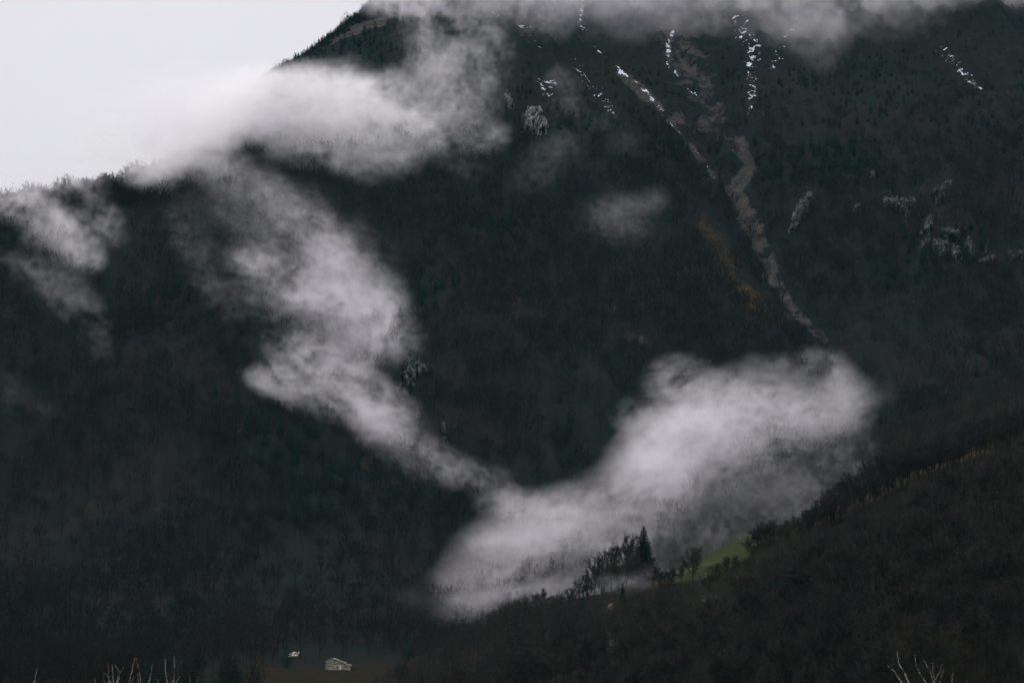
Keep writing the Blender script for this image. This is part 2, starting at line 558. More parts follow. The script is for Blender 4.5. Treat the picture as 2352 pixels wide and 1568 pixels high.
def bare_tree_soup(seed, h=12.0, spread=0.38, low=0.2, nl=9, nsub=8, ntw=34, tw=0.085, k=5, vase=0.0):
    """Bare broadleaf tree: trunk and limbs in one soup, sub-branches and twigs (the crown) in another."""
    g = np.random.default_rng(seed)
    T, C = Soup(), Soup()
    r0 = 0.016 * h
    lean = g.normal(0, 0.03, 2) * h
    tz = np.linspace(0, 0.62 * h, 6)
    tp = np.stack([lean[0] * (tz / h) ** 2 * 2 + g.normal(0, .05, 6), lean[1] * (tz / h) ** 2 * 2 + g.normal(0, .05, 6), tz], -1)
    T.tube(tp, r0 * np.linspace(1.15, 0.4, 6), k)
    cz, rz, rx = h * (0.60 + 0.04 * vase), h * 0.42, h * spread
    tips_b, tips_d = [], []
    for i in range(nl):
        ph = i * 2.4 + g.normal(0, .3)
        el = g.uniform(-0.25, 1.35) if i else 1.5
        end = np.array([math.cos(ph) * math.cos(el) * rx, math.sin(ph) * math.cos(el) * rx, cz + math.sin(el) * rz]) * (1 + 0 * el)
        end[:2] *= g.uniform(.75, 1.05)
        u = g.uniform(low, .6) if vase == 0 else g.uniform(low * .6, .35)
        p0 = np.array([np.interp(u * h, tz, tp[:, 0]), np.interp(u * h, tz, tp[:, 1]), u * h])
        if end[2] < p0[2] + 0.1 * h: end[2] = p0[2] + 0.1 * h
        mid = p0 * 0.5 + end * 0.5 + np.array([0, 0, (0.02 - .06 * vase) * h]) + g.normal(0, .03 * h, 3)
        t = np.linspace(0, 1, 5)[:, None]
        lp = (1 - t) ** 2 * p0 + 2 * t * (1 - t) * mid + t * t * end
        T.tube(lp, r0 * np.linspace(.5, .12, 5), max(3, k - 1))
        for q in range(nsub):
            v = g.uniform(.35, .98)
            b0 = (1 - v) ** 2 * p0 + 2 * v * (1 - v) * mid + v * v * end
            dd = unit(unit(end - p0) + g.normal(0, .55, 3) + np.array([0, 0, .25]))
            L = h * g.uniform(.12, .22)
            b1 = b0 + dd * L * .55 + g.normal(0, .02 * h, 3); b2 = b0 + dd * L + np.array([0, 0, .02 * h])
            C.tube([b0, b1, b2], r0 * np.array([.16, .10, .05]), 3)
            tt = g.uniform(.15, 1.0, (ntw, 1))
            tips_b.append(b0 + (b2 - b0) * tt)
            tips_d.append(unit(dd + g.normal(0, .6, (ntw, 3)) + np.array([0, 0, .2])))
    tb, td = np.concatenate(tips_b), np.concatenate(tips_d)
    C.twigs(tb, td, h * g.uniform(.05, .115, len(tb)), tw * g.uniform(.6, 1.3, len(tb)), g)
    return T, C


def spruce_soup(seed, h=20.0, rad=3.4, levels=44, nb=11, needles=7, k=6):
    g = np.random.default_rng(seed)
    T, C = Soup(), Soup()
    T.tube([[0, 0, 0], [0.05, 0, h * .4], [0, .05, h * .8], [0, 0, h]], [h * .016, h * .011, h * .004, h * .001], k)
    for i in range(levels):
        f = i / (levels - 1)
        z = h * (0.07 + 0.92 * f)
        r = rad * min(1.0, .62 + 1.6 * f) * (1 - f) ** 0.72 * (0.80 + 0.36 * g.random()) + 0.14
        n = max(4, int(nb * (0.5 + .6 * (1 - f))))
        ph = g.random() * 6.28 + np.arange(n) * 2 * math.pi / n + g.normal(0, .15, n)
        rr = r * g.uniform(.72, 1.1, n)
        dx = np.stack([np.cos(ph), np.sin(ph), np.zeros(n)], -1)
        up = np.array([0, 0, 1.])
        for d_, l_ in zip(dx, rr):
            s = np.linspace(.08, 1, needles)
            spine = d_ * (s * l_)[:, None] + up * (z - 0.30 * l_ * np.sin(s * 2.0) + 0.16 * l_ * s ** 3)[:, None]
            side = np.cross(d_, up)
            hw = (0.16 + .22 * l_ * (1 - s) ** .7 * .6 + .1) * g.uniform(.7, 1.3, needles)
            nx = np.concatenate([spine[1:], spine[-1:] + d_ * .25 * l_ / needles * 2])
            drop = -up * (0.22 + .10 * l_)
            C.tris(spine, nx, (spine + nx) / 2 + side * hw[:, None] + drop * g.uniform(.4, 1.2, (needles, 1)))
            C.tris(spine, nx, (spine + nx) / 2 - side * hw[:, None] + drop * g.uniform(.4, 1.2, (needles, 1)))
            C.tris(spine, nx + d_ * .1, (spine + nx) / 2 + drop * g.uniform(.8, 1.8, (needles, 1)))
    return T, C


def bark_mat(name, stops, scale):
    m, nt, b = new_mat(name)
    N = Nodes(nt)
    oi = nt.nodes.new("ShaderNodeObjectInfo")
    c = N.ramp(oi.outputs["Random"], stops)
    c2 = N.mix(0.5, c, N.ramp(N.noise(scale, 3.0), [(0.3, stops[0][1]), (0.7, stops[-1][1])]))
    nt.links.new(c2, b.inputs["Base Color"])
    return m


MAT_TRUNK = bark_mat("bare_bark", [(0.0, (0.018, 0.017, 0.015)), (0.5, (0.026, 0.023, 0.020)), (1.0, (0.042, 0.037, 0.032))], 1.5)
MAT_TWIG = bark_mat("bare_twigs", [(0.0, (0.013, 0.020, 0.019)), (0.45, (0.024, 0.027, 0.025)), (0.8, (0.039, 0.037, 0.031)), (1.0, (0.060, 0.053, 0.042))], 0.12)
MAT_FAR = bark_mat("far_wood", [(0.0, (0.010, 0.015, 0.015)), (0.4, (0.013, 0.016, 0.0155)), (0.7, (0.0148, 0.0162, 0.0148)), (0.95, (0.019, 0.0175, 0.015)), (1.0, (0.038, 0.030, 0.023))], 0.006)
MAT_CONIFER = bark_mat("conifer_needles", [(0.0, (0.008, 0.024, 0.018)), (1.0, (0.014, 0.034, 0.024))], 0.8)
MAT_BIRCH = noise_mat("birch_bark", (0.08, 0.075, 0.06), (0.48, 0.46, 0.41), 2.2, 4.0, "Object", 0.38, 0.52)
MAT_BIRCH_GREY = noise_mat("grey_birch_bark", (0.03, 0.03, 0.027), (0.16, 0.155, 0.145), 1.2, 4.0, "Object", 0.42, 0.6)
MAT_BIRCH_TWIG = bark_mat("birch_twigs", [(0.0, (0.020, 0.017, 0.013)), (1.0, (0.030, 0.024, 0.018))], 0.5)

BARE = [bare_tree_soup(101, 12, .36, .20), bare_tree_soup(102, 12, .42, .16, 11), bare_tree_soup(103, 12, .30, .25, 9),
        bare_tree_soup(104, 12, .33, .18, 10, vase=1.0), bare_tree_soup(105, 12, .46, .2, 12), bare_tree_soup(106, 12, .50, .03, 14, 8, 36, vase=.6), bare_tree_soup(107, 12, .44, .02, 15, 8, 36, vase=.4)]
BARE_MESH = []


def thing(name, label, cat, loc, rz=0.0, sc=1.0, group=None):
    o = bpy.data.objects.new(name, None)
    o.empty_display_size = 1.0
    COL.objects.link(o)
    o.location = loc
    o.rotation_euler = (0, 0, rz)
    o.scale = (sc, sc, sc) if isinstance(sc, (int, float)) else sc
    return tag(o, label, cat, group)


PROTO = {}


def plant(kind, name, label, cat, loc, rz, sc, group=None):
    """A tree (Empty > trunk, crown); repeats share their meshes."""
    t = thing(name, label, cat, loc, rz, sc, group)
    if kind not in PROTO:
        if kind[0] == "bare": (T, C), mt, mc = BARE[kind[1]], MAT_TRUNK, MAT_TWIG
        elif kind[0] == "spruce": (T, C), mt, mc = spruce_soup(201, 20.0, 4.1, 46, 12), MAT_TRUNK, MAT_CONIFER
        elif kind[0] == "conifer": (T, C), mt, mc = spruce_soup(202 + kind[1], 8.0, 1.7, 22, 8, 4), MAT_TRUNK, MAT_CONIFER
        elif kind[0] == "birch": (T, C), mt, mc = birch_soup(301 + kind[1]), MAT_BIRCH_GREY, MAT_BIRCH_TWIG
        a = mesh_obj("trunk", *T.arrays(), mt, t, smooth=True)
        c = mesh_obj("crown", *C.arrays(), mc, t)
        PROTO[kind] = (a, c)
    else:
        for src in PROTO[kind]:
            c = src.copy()
            COL.objects.link(c)
            c.parent = t
    return t


def birch_soup(seed, h=13.0):
    """Slender birch: pale stem up to the top, thin drooping brown twigs."""
    g = np.random.default_rng(seed)
    T, C = Soup(), Soup()
    z = np.linspace(0, h, 8)
    p = np.stack([np.cumsum(g.normal(0, .12, 8)), np.cumsum(g.normal(0, .12, 8)), z], -1)
    T.tube(p, np.linspace(.12, .03, 8), 5)
    for i in range(14):
        u = g.uniform(.35, .95)
        b0 = np.array([np.interp(u * h, z, p[:, k]) for k in range(3)])
        ph = g.uniform(0, 6.28)
        d = np.array([math.cos(ph), math.sin(ph), g.uniform(.8, 1.6)]); d /= np.linalg.norm(d)
        L = h * .22 * (1.15 - u) + .8
        if i < 3: T.tube([b0, b0 + d * L * .6, b0 + d * L * 1.3], [.07, .05, .02], 4)
        C.tube([b0, b0 + d * L * .5, b0 + d * L], [.04, .03, .015], 3)
        n = 40
        tt = g.uniform(.2, 1, (n, 1))
        C.twigs(b0 + d * L * tt, unit(d * .5 + g.normal(0, .5, (n, 3)) + np.array([0, 0, -.1])), g.uniform(.4, 1.0, n), np.full(n, .035), g)
    return T, C


# ------------------------------------------------------------------ far forest, counted by nobody
def forest(name, label, pts, rot, scl, which, protos, mats):
    """One object: small tree shapes in its own mesh, set out over its own points by geometry nodes."""
    VV, TT, QQ, pid, n = [], [], [], [], 0
    for i, soup_pair in enumerate(protos):
        for s in soup_pair:
            V, _ = s.arrays()
            if not len(V): continue
            VV.append(V); pid.append(np.full(len(V), i))
            TT += [t + n for t in s.T]; QQ += [q + n for q in s.Q]
            n += len(V)
    VV.append(pts); pid.append(np.full(len(pts), -1))
    z = np.zeros(n)
    F = [np.concatenate(x) for x in (TT, QQ) if x]
    o = mesh_obj(name, np.concatenate(VV), F, mats[0], attrs={"pid": np.concatenate(pid), "rot": np.concatenate([z, rot]), "scl": np.concatenate([z, scl]), "which": np.concatenate([z, which])})
    g = bpy.data.node_groups.new(name + "_spread", 'GeometryNodeTree')
    g.interface.new_socket("Geometry", in_out='INPUT', socket_type='NodeSocketGeometry')
    g.interface.new_socket("Geometry", in_out='OUTPUT', socket_type='NodeSocketGeometry')
    nn, l = g.nodes, g.links
    gi, go = nn.new("NodeGroupInput"), nn.new("NodeGroupOutput")
    def attr(a):
        q = nn.new("GeometryNodeInputNamedAttribute"); q.data_type = 'FLOAT'; q.inputs[0].default_value = a
        return q.outputs[0]
    def cmp(a, v):
        q = nn.new("FunctionNodeCompare"); q.data_type = 'FLOAT'; q.operation = 'EQUAL'
        l.new(a, q.inputs[0]); q.inputs[1].default_value = v; q.inputs[12 if len(q.inputs) > 12 else -1].default_value = .1
        return q.outputs[0]
    def sel(v):
        q = nn.new("GeometryNodeSeparateGeometry"); q.domain = 'POINT'
        l.new(gi.outputs[0], q.inputs[0]); l.new(cmp(attr("pid"), v), q.inputs[1])
        return q.outputs[0]
    j = nn.new("GeometryNodeGeometryToInstance")
    ins = []
    for i in reversed(range(len(protos))):
        sm = nn.new("GeometryNodeSetMaterial"); sm.inputs["Material"].default_value = mats[i]
        l.new(sel(float(i)), sm.inputs[0]); l.new(sm.outputs[0], j.inputs[0])
    iop = nn.new("GeometryNodeInstanceOnPoints")
    l.new(sel(-1.0), iop.inputs["Points"]); l.new(j.outputs[0], iop.inputs["Instance"])
    iop.inputs["Pick Instance"].default_value = True
    ti = nn.new("FunctionNodeFloatToInt"); l.new(attr("which"), ti.inputs[0]); l.new(ti.outputs[0], iop.inputs["Instance Index"])
    cx = nn.new("ShaderNodeCombineXYZ"); l.new(attr("rot"), cx.inputs[2]); l.new(cx.outputs[0], iop.inputs["Rotation"])
    l.new(attr("scl"), iop.inputs["Scale"])
    l.new(iop.outputs[0], go.inputs[0])
    md = o.modifiers.new("spread", 'NODES'); md.node_group = g
    return tag(o, label, "forest", None, "stuff")


fr = np.random.default_rng(99)
ROCKS = [([(1215, 262, 18), (1225, 305, 20)], 1.), ([(1240, 268, 18), (1246, 305, 20)], 1.), ([(945, 825, 18), (932, 920, 24)], 1.), ([(968, 850, 18), (966, 860, 18)], 1.),
         ([(1858, 455, 12), (1842, 485, 18), (1812, 540, 12)], 1.), ([(2040, 470, 18), (2100, 474, 16)], 1.), ([(2172, 430, 12), (2124, 570, 14)], 1.),
         ([(2150, 575, 16), (2190, 588, 16)], 1.), ([(2245, 606, 12), (2290, 606, 12)], 1.), ([(2320, 596, 12), (2352, 592, 12)], 1.)]
FAR_PROTOS = [bare_tree_soup(401, 11, .38, .12, 9, 5, 9, .17, 3), bare_tree_soup(402, 11, .44, .1, 10, 5, 9, .17, 3), bare_tree_soup(403, 11, .32, .14, 8, 5, 9, .17, 3),
              spruce_soup(404, 11, 2.3, 14, 8, 2, 3), birch_soup(405, 11)]
FAR_MATS = [MAT_FAR, MAT_FAR, MAT_FAR, MAT_CONIFER, MAT_BIRCH_GREY]

xs, ys = np.meshgrid(np.arange(-640, 720, 5.0), np.arange(880, 2760, 5.8))
xs = (xs + fr.uniform(-2.6, 2.6, xs.shape)).ravel(); ys = (ys + fr.uniform(-3, 3, ys.shape)).ravel()
zs = np.maximum(mountain_z(xs, ys), floor_z(xs, ys))
px, py = project(xs, ys, zs)
pxc = 1176 + FPX * xs / (ys * cp)
ycr = (47.0 + 0.58 * 1290.0) / (0.58 - (1309.0 - np.interp(pxc, CR_PX, CR_PY)) / FPX)
bare_ground = np.maximum(paint(px, py, SCREE), paint(px, py, SNOW) * 1.1)
bare_ground = np.maximum(bare_ground, 0.8 * paint(px, py, ROCKS))
bare_ground = np.maximum(bare_ground, 0.8 * paint(px, py, GRASS))
high = sstep(330, 60, py) * sstep(820, 1000, px)                       # thins out towards the summit
dens = 1.0 - 0.9 * np.clip(bare_ground * 1.5, 0, 1) - 0.62 * high
dens *= 0.75 + 0.3 * smp2(xs, ys, 300.0, None, (.1, .1))
wob = 45 * smp2(xs, ys, 90.0) + fr.normal(0, 22, len(xs))
keep_hut = ~((px > 600 + wob) & (px < 930) & (ys < 1165))
keep = keep_hut & (px > -260) & (px < 2760) & (py > -120) & (ys < ycr + 45) & (fr.random(len(xs)) < dens) & (floor_meadow(xs, ys) + .25 * fr.normal(0, 1, len(xs)) < .12) & (zs > hill_z(xs, ys))
xs, ys, zs, py, px, high = xs[keep], ys[keep], zs[keep], py[keep], px[keep], high[keep]
n = 1500                                                                # thicket along the left skyline
ca = fr.uniform(-60, 560, n); cu = (ca - 1176) / FPX
cy_ = (47.0 + 0.58 * 1290.0) / (0.58 - (1309.0 - np.interp(ca, CR_PX, CR_PY)) / FPX) + fr.uniform(-45, 22, n)
xs = np.concatenate([xs, cu * cy_]); ys = np.concatenate([ys, cy_]); zs = np.concatenate([zs, mountain_z(cu * cy_, cy_) - .6])
py = np.concatenate([py, np.full(n, 400.0)]); px = np.concatenate([px, ca]); high = np.concatenate([high, np.zeros(n)])
n2 = 520                                                                 # scrub along the high skyline
ca = fr.uniform(560, 880, n2); cu = (ca - 1176) / FPX
cy_ = (47.0 + 0.58 * 1290.0) / (0.58 - (1309.0 - np.interp(ca, CR_PX, CR_PY)) / FPX) + fr.uniform(-34, 12, n2) * fr.random(n2)
xs = np.concatenate([xs, cu * cy_]); ys = np.concatenate([ys, cy_]); zs = np.concatenate([zs, mountain_z(cu * cy_, cy_) - .5])
py = np.concatenate([py, np.full(n2, 100.0)]); px = np.concatenate([px, ca]); high = np.concatenate([high, np.full(n2, .5)])
con = smp2(xs, ys, 520.0, None, (.6, .3)) + fr.normal(0, .5, len(xs)) + 1.7 * high + 1.2 * sstep(420, 200, py)
which = np.where(con > 1.35, 3, fr.integers(0, 3, len(xs)))
which = np.where((fr.random(len(xs)) < .0015) & (high < .2), 4, which)
scl = np.where((np.arange(len(xs)) >= len(xs) - n - n2) & (np.arange(len(xs)) < len(xs) - n2), fr.uniform(.3, .95, len(xs)), fr.uniform(.65, 1.2, len(xs))) * np.where(py < 330, .72, 1.0) * (1 - .45 * high)
forest("mountain_forest", "dark bare forest with scattered conifers covering the whole mountain face", np.stack([xs, ys, zs - .3], -1), fr.uniform(0, 6.28, len(xs)), scl, which, FAR_PROTOS, FAR_MATS)
print("far trees", len(xs))

# ------------------------------------------------------------------ hillside wood
LIM_X = np.array([700, 850, 900, 1080, 1190, 1300, 1400, 1500, 1600, 1700, 1740, 1800, 1900, 1951, 2000, 2094, 2200, 2352, 2700.])
LIM_Y = np.array([1640, 1575, 1540, 1436, 1382, 1378, 1384, 1362, 1338, 1312, 1292, 1260, 1222, 1200, 1174, 1120, 1074, 1022, 880.])
xs, ys = np.meshgrid(np.arange(-70, 430, 5.0), np.arange(520, 1000, 6.0))
xs = (xs + fr.uniform(-2, 2, xs.shape)).ravel(); ys = (ys + fr.uniform(-2.6, 2.6, ys.shape)).ravel()
zs = hill_z(xs, ys)
hs = fr.uniform(6.5, 12.5, len(xs))
px, py = project(xs, ys, zs)
_, pt = project(xs, ys, zs + hs)
lim = np.interp(px, LIM_X, LIM_Y) + fr.uniform(-16, 14, len(px))
short = (py - lim) / np.maximum(py - pt, 1)
hs = np.where(short < 1, hs * np.clip(short, 0, 1), hs)
_, pt = project(xs, ys, zs + hs)
clear = ((px > 1572) & (px < 1686) & (py > 1374) & (py < 1478)) | ((px > 1380) & (px < 1424) & (py > 1394) & (py < 1470))
keep = ~clear & (hs > 2.6) & (px > 780) & (px < 3000) & (pt < 1640) & (zs > floor_z(xs, ys) - .5)
xs, ys, zs, hs, px, pt = [a[keep] for a in (xs, ys, zs, hs, px, pt)]
inframe = (px > 800) & (px < 2352) & (pt < 1560)
size = np.where(inframe, hs / ys, 0)
order = np.argsort(-size)
N_IND = 236
for i in order[:N_IND]:
    v = int(fr.integers(0, 7))
    plant(("bare", v), "bare_tree", "bare brown tree standing in the dense dark wood on the near hillside", "tree",
          (xs[i], ys[i], zs[i] - .2), fr.uniform(0, 6.28), float(hs[i] / 12.0), "bare trees of the near hillside wood")
rest = order[N_IND:]
# spur wood behind the mist
x2, y2 = np.meshgrid(np.arange(-20, 480, 5.2), np.arange(1120, 1310, 6.0))
x2 = (x2 + fr.uniform(-2.4, 2.4, x2.shape)).ravel(); y2 = (y2 + fr.uniform(-2.8, 2.8, y2.shape)).ravel()
z2 = spur_z(x2, y2)
p2, q2 = project(x2, y2, z2)
k2 = (p2 > 1380) & (p2 < 2900) & (fr.random(len(x2)) < .85)
x2, y2, z2 = x2[k2], y2[k2], z2[k2]
XA, YA, ZA = np.concatenate([xs[rest], x2]), np.concatenate([ys[rest], y2]), np.concatenate([zs[rest], z2])
SA = np.concatenate([hs[rest] / 11.0, fr.uniform(.55, 1.0, len(x2))])
WH = np.where(fr.random(len(XA)) < .012, 4, fr.integers(0, 3, len(XA)))
MID_PROTOS = [bare_tree_soup(411, 11, .36, .2, 9, 5, 10, .085, 4), bare_tree_soup(412, 11, .42, .2, 9, 5, 10, .085, 4), bare_tree_soup(413, 11, .30, .22, 8, 5, 10, .085, 4), FAR_PROTOS[3], FAR_PROTOS[4]]
forest("hillside_forest", "misty bare wood on the spur behind and among the hillside trees", np.stack([XA, YA, ZA - .2], -1), fr.uniform(0, 6.28, len(XA)), SA, WH, MID_PROTOS, [MAT_TWIG, MAT_TWIG, MAT_TWIG, MAT_CONIFER, MAT_BIRCH_GREY])
print("hill trees", len(xs), "spur", len(x2))


def stand(px, py, fn=hill_z, lo=500.0, hi=1300.0):
    """Ground point seen at a photo pixel."""
    y = float(hit(px, py, lo, hi, fn, 1.0))
    if math.isnan(y): y = 1003.0
    u, _ = ray(px, py)
    x = float(u) * y
    return x, y, float(fn(np.array([x]), np.array([y]))[0])


def planted(kind, h0, name, label, cat, px, py, hpx, wide=1.0, group=None, fn=hill_z, lo=500.0, hi=1300.0):
    x, y, z = stand(px, py, fn, lo, hi)
    s = hpx / FPX * y / h0
    return plant(kind, name, label, cat, (x, y, z - .15), fr.uniform(0, 6.28), (s * wide, s * wide, s), group)


# the row along the crest, above the strip of dry grass
g1 = "bare trees in a row along the dry grass strip"
bx = 1716.0
while bx < 2352:
    by = float(np.interp(bx, [1700, 1780, 1850, 1930, 2000, 2080, 2160, 2260, 2360], [1268, 1250, 1228, 1190, 1160, 1122, 1088, 1050, 1012])) + fr.uniform(-10, 12)
    hp = float(np.interp(bx, [1700, 1780, 1850, 1900, 1940, 2100, 2352], [40, 46, 48, 70, 96, 88, 80])) * fr.uniform(.75, 1.1)
    planted(("bare", int(fr.integers(0, 7))), 12.0, "bare_tree", "dark bare tree in the row along the dry grass strip of the hillside", "tree", bx, by, hp, 1.0, g1)
    bx += fr.uniform(6, 14)
# trees round the lone spruce and the green meadow
planted(("spruce", 0), 20.0, "spruce_tree", "tall dark green spruce standing alone against the pale cloud", "spruce", 1479, 1336, 131, 1.18)
planted(("bare", 3), 12.0, "bare_tree", "vase shaped bare tree with open upright twigs left of the spruce group", "tree", 1366, 1350, 82, 1.05)
planted(("bare", 4), 12.0, "bare_tree", "broad bare tree touching the left side of the lone spruce", "tree", 1440, 1345, 108, .95)
planted(("bare", 6), 12.0, "bare_tree", "rounded bare tree between the vase shaped tree and the broad one", "tree", 1404, 1352, 92, .95)
planted(("bare", 5), 12.0, "bare_tree", "small bare tree at the lower left foot of the vase shaped tree", "tree", 1330, 1356, 40, 1.2)
planted(("bare", 6), 12.0, "bare_tree", "low bare tree hidden under the lone spruce", "tree", 1462, 1352, 60, 1.3)
planted(("bare", 5), 12.0, "bare_tree", "low bare tree to the right of the foot of the lone spruce", "tree", 1500, 1346, 46, 1.3)
planted(("bare", 3), 12.0, "bare_tree", "spreading bare tree in front of the lower end of the green meadow", "tree", 1592, 1336, 74, 1.15)
planted(("bare", 0), 12.0, "bare_tree", "rounded bare tree in front of the middle of the green meadow", "tree", 1668, 1334, 52, 1.1)
planted(("bare", 5), 12.0, "bare_tree", "bare tree just above the ruined stone wall", "tree", 1628, 1352, 40, 1.2)
planted(("bare", 2), 12.0, "bare_tree", "bare tree at the pale grass patch below the green meadow", "tree", 1545, 1352, 44, 1.2)
planted(("conifer", 0), 8.0, "conifer_tree", "narrow dark conifer below the lone spruce", "conifer", 1430, 1384, 48, .9)
planted(("conifer", 1), 8.0, "conifer_tree", "squat dark conifer at the lower left end of the wooded crest", "conifer", 1340, 1398, 36, 1.35)
planted(("conifer", 0), 8.0, "conifer_tree", "dark pointed conifer where the near hillside dips into the cloud", "conifer", 1192, 1412, 40, 1.4)
planted(("conifer", 1), 8.0, "conifer_tree", "small pointed conifer at the top of the dark row beside the green meadow", "conifer", 1912, 1192, 36, .9)
for (bx_, hp, wd, v, lab) in [
        (1383, 66, 1.1, 6, "leafless bush of a tree just right of the vase shaped tree"), (1422, 74, 1.1, 5, "slim bare tree just left of the broad one beside the spruce"),
        (1350, 54, 1.3, 6, "low bare tree under the left side of the vase shaped tree"), (1312, 34, 1.6, 6, "lowest bushy tree at the left end of the spruce group"),
        (1452, 84, 1.0, 5, "dark bare tree pressed between the broad tree and the spruce"), (1516, 40, 1.5, 5, "low bushy tree second to the right of the spruce"),
        (1290, 30, 1.6, 5, "small bushy tree at the far left of the crest below the cloud"), (1535, 32, 1.5, 5, "low bushy tree at the upper edge of the pale grass patch"),
        (1250, 44, 1.2, 1, "pale misty bare tree standing in the cloud edge beyond the crest"), (1232, 40, 1.2, 0, "misty bare tree left of another in the cloud edge beyond the crest"),
        (1690, 46, 1.2, 2, "bare tree at the right hand front of the green meadow"), (1720, 40, 1.3, 6, "bushy bare tree where the green meadow narrows to dry grass"),
        (1648, 34, 1.4, 6, "low bushy tree in front of the green meadow, between two taller ones"), (1565, 40, 1.3, 0, "low tree in front of the pale grass left of the spreading tree")]:
    by_ = float(np.interp(bx_, [1200, 1330, 1450, 1520, 1600, 1740], [1412, 1385, 1352, 1346, 1338, 1318]))
    planted(("bare", v), 12.0, "bare_tree", lab, "tree", bx_, by_, hp, wd)
# pale birches on the slopes
for (bx_, by_, hp, lab, fn) in [
        (1946, 1264, 30, "short pale birch in the near wood below the tall end of the tree row", hill_z),
        (1864, 1348, 34, "pale birch with a broken white stem low in the near wood", hill_z),
        (2118, 1290, 30, "pale birch standing furthest into the dark wood on the right", hill_z),
        (1921, 1106, 50, "white birch in the mist left of two others on the spur", spur_z),
        (1948, 1082, 44, "white birch in the mist, middle of three on the spur", spur_z),
        (1970, 1060, 46, "white forked birch at the top edge of the misty spur", spur_z),
        (1856, 1118, 44, "faint white birch inside the mist of the spur", spur_z),
        (1640, 1262, 60, "faint pale birch in the mist directly above the green meadow", spur_z),
        (2208, 1024, 50, "pale birch above the dry grass strip, nearer the right edge", spur_z),
        (2172, 1030, 54, "pale birch above the dry grass strip, beside another birch", spur_z)]:
    planted(("birch", int(fr.integers(0, 3))), 13.0, "birch_tree", lab, "birch", bx_, by_, hp, 1.0, None, fn)
# crest of the left shoulder
for (bx_, by_, hp, wd, lab) in [(228, 432, 52, 1.25, "round crowned bare tree on the left skyline, left one of a pair"),
                                (296, 418, 48, 1.3, "round crowned bare tree on the left skyline, right one of a pair"),
                                (262, 425, 30, .8, "thin bare tree on the left skyline between two round crowned ones"),
                                (150, 440, 38, 1.2, "bare tree half lost in mist on the left skyline")]:
    planted(("bare", int(fr.integers(0, 2))), 12.0, "bare_tree", lab, "tree", bx_, by_ , hp, wd, None, mountain_z, 1200.0, 3000.0)

# ------------------------------------------------------------------ foreground birches, tops in frame
def W(px, py, Y): return at(px, py, Y)


def fore_birch(label, Y, root, stems, seed, th=1.0, twig=60):
    """Stems given as photo points from tip to fork, carried down to a root below the frame."""
    g = np.random.default_rng(seed)
    mpp = Y / FPX
    zb = float(floor_z(np.array([0.0]), np.array([Y]))[0])
    base = np.array([float(W(root, 1568, Y)[0]), Y, zb])
    fork = np.array([base[0], Y, float(W(root, 1620, Y)[2])])
    t = thing("birch_tree", label, "birch", tuple(base))
    T, C = Soup(), Soup()
    T.tube(np.array([base, base * .5 + fork * .5 + [.1, .1, 0], fork]) - base, [.19, .15, .09], 7)
    for st in stems:
        P = [np.array(W(a, b, Y)) for a, b in st]
        dep = g.normal(0, .8)
        P = [p + np.array([0, dep * (1 - .5 * i / len(P)), 0]) for i, p in enumerate(P)] + [fork]
        P = np.array(P)[::-1]
        s = np.linspace(0, 1, 14)
        q = np.linspace(0, 1, len(P))
        S = np.stack([np.interp(s, q, P[:, k]) for k in range(3)], -1)
        S[1:-1] += g.normal(0, .035, S[1:-1].shape)
        T.tube(S - base, th * np.linspace(.075, .022, 14), 6)
        n = twig
        u = g.integers(5, 14, n)
        b0 = S[u] - base
        d = unit(unit(S[-1] - S[3]) * .7 + g.normal(0, .5, (n, 3)))
        L = g.uniform(.5, 1.5, n)
        C.twigs(b0, d, L, np.full(n, .022), g)
        b1 = np.repeat(b0 + d * (L * .6)[:, None], 3, 0)
        C.twigs(b1, unit(np.repeat(d, 3, 0) + g.normal(0, .5, (3 * n, 3))), g.uniform(.3, .9, 3 * n), np.full(3 * n, .016), g)
    mesh_obj("trunk", *T.arrays(), MAT_BIRCH, t, smooth=True)
    mesh_obj("crown", *C.arrays(), MAT_BIRCH_TWIG, t)
    return t


def ZL(L): return [(36.8 + .2031 * a, 1378.5 + .2031 * b) for a, b in L]
def ZR(L): return [(1929.5 + .1797 * a, 1378 + .1797 * b) for a, b in L]


fore_birch("clump of thin pale birch stems with a forked fan at the bottom left", 420, 258, [ZL(s) for s in (
    [(1085, 690), (1090, 800), (1100, 936)], [(1230, 720), (1150, 860), (1140, 936)], [(1105, 725), (1145, 790), (1150, 870), (1140, 936)],
    [(980, 795), (1045, 860), (1080, 930)], [(1025, 690), (1045, 850), (1040, 930)], [(990, 840), (995, 936)], [(885, 870), (905, 936)])], 1)
fore_birch("birch with two stems meeting in a narrow point at the bottom left", 420, 306, [ZL(s) for s in (
    [(1345, 640), (1310, 790), (1275, 936)], [(1355, 650), (1390, 790), (1408, 900), (1410, 936)], [(1358, 820), (1375, 936)], [(1345, 850), (1310, 925)])], 2)
fore_birch("small faint birch with two thin stems between brighter bottom birches", 424, 346, [ZL(s) for s in (
    [(1525, 710), (1515, 820), (1490, 936)], [(1585, 850), (1610, 936)])], 3, .8)
fore_birch("birch with two long upright pale stems, rightmost bright one at the bottom left", 418, 390, [ZL(s) for s in (
    [(1690, 640), (1695, 800), (1715, 936)], [(1785, 630), (1785, 850), (1778, 936)], [(1845, 855), (1800, 936)], [(1740, 860), (1765, 936)])], 4)
fore_birch("dim thin birch nearest to the stone hut at the bottom edge", 424, 437, [ZL(s) for s in (
    [(1960, 810), (1975, 936)], [(2060, 860), (2040, 936)])], 5, .7)
fore_birch("birch with the brightest thick white stem at the bottom right", 416, 2100, [ZR(s) for s in (
    [(735, 650), (745, 720), (770, 830), (840, 950), (880, 1058)], [(600, 830), (690, 900), (730, 980), (790, 1058)])], 6, 1.15, 40)
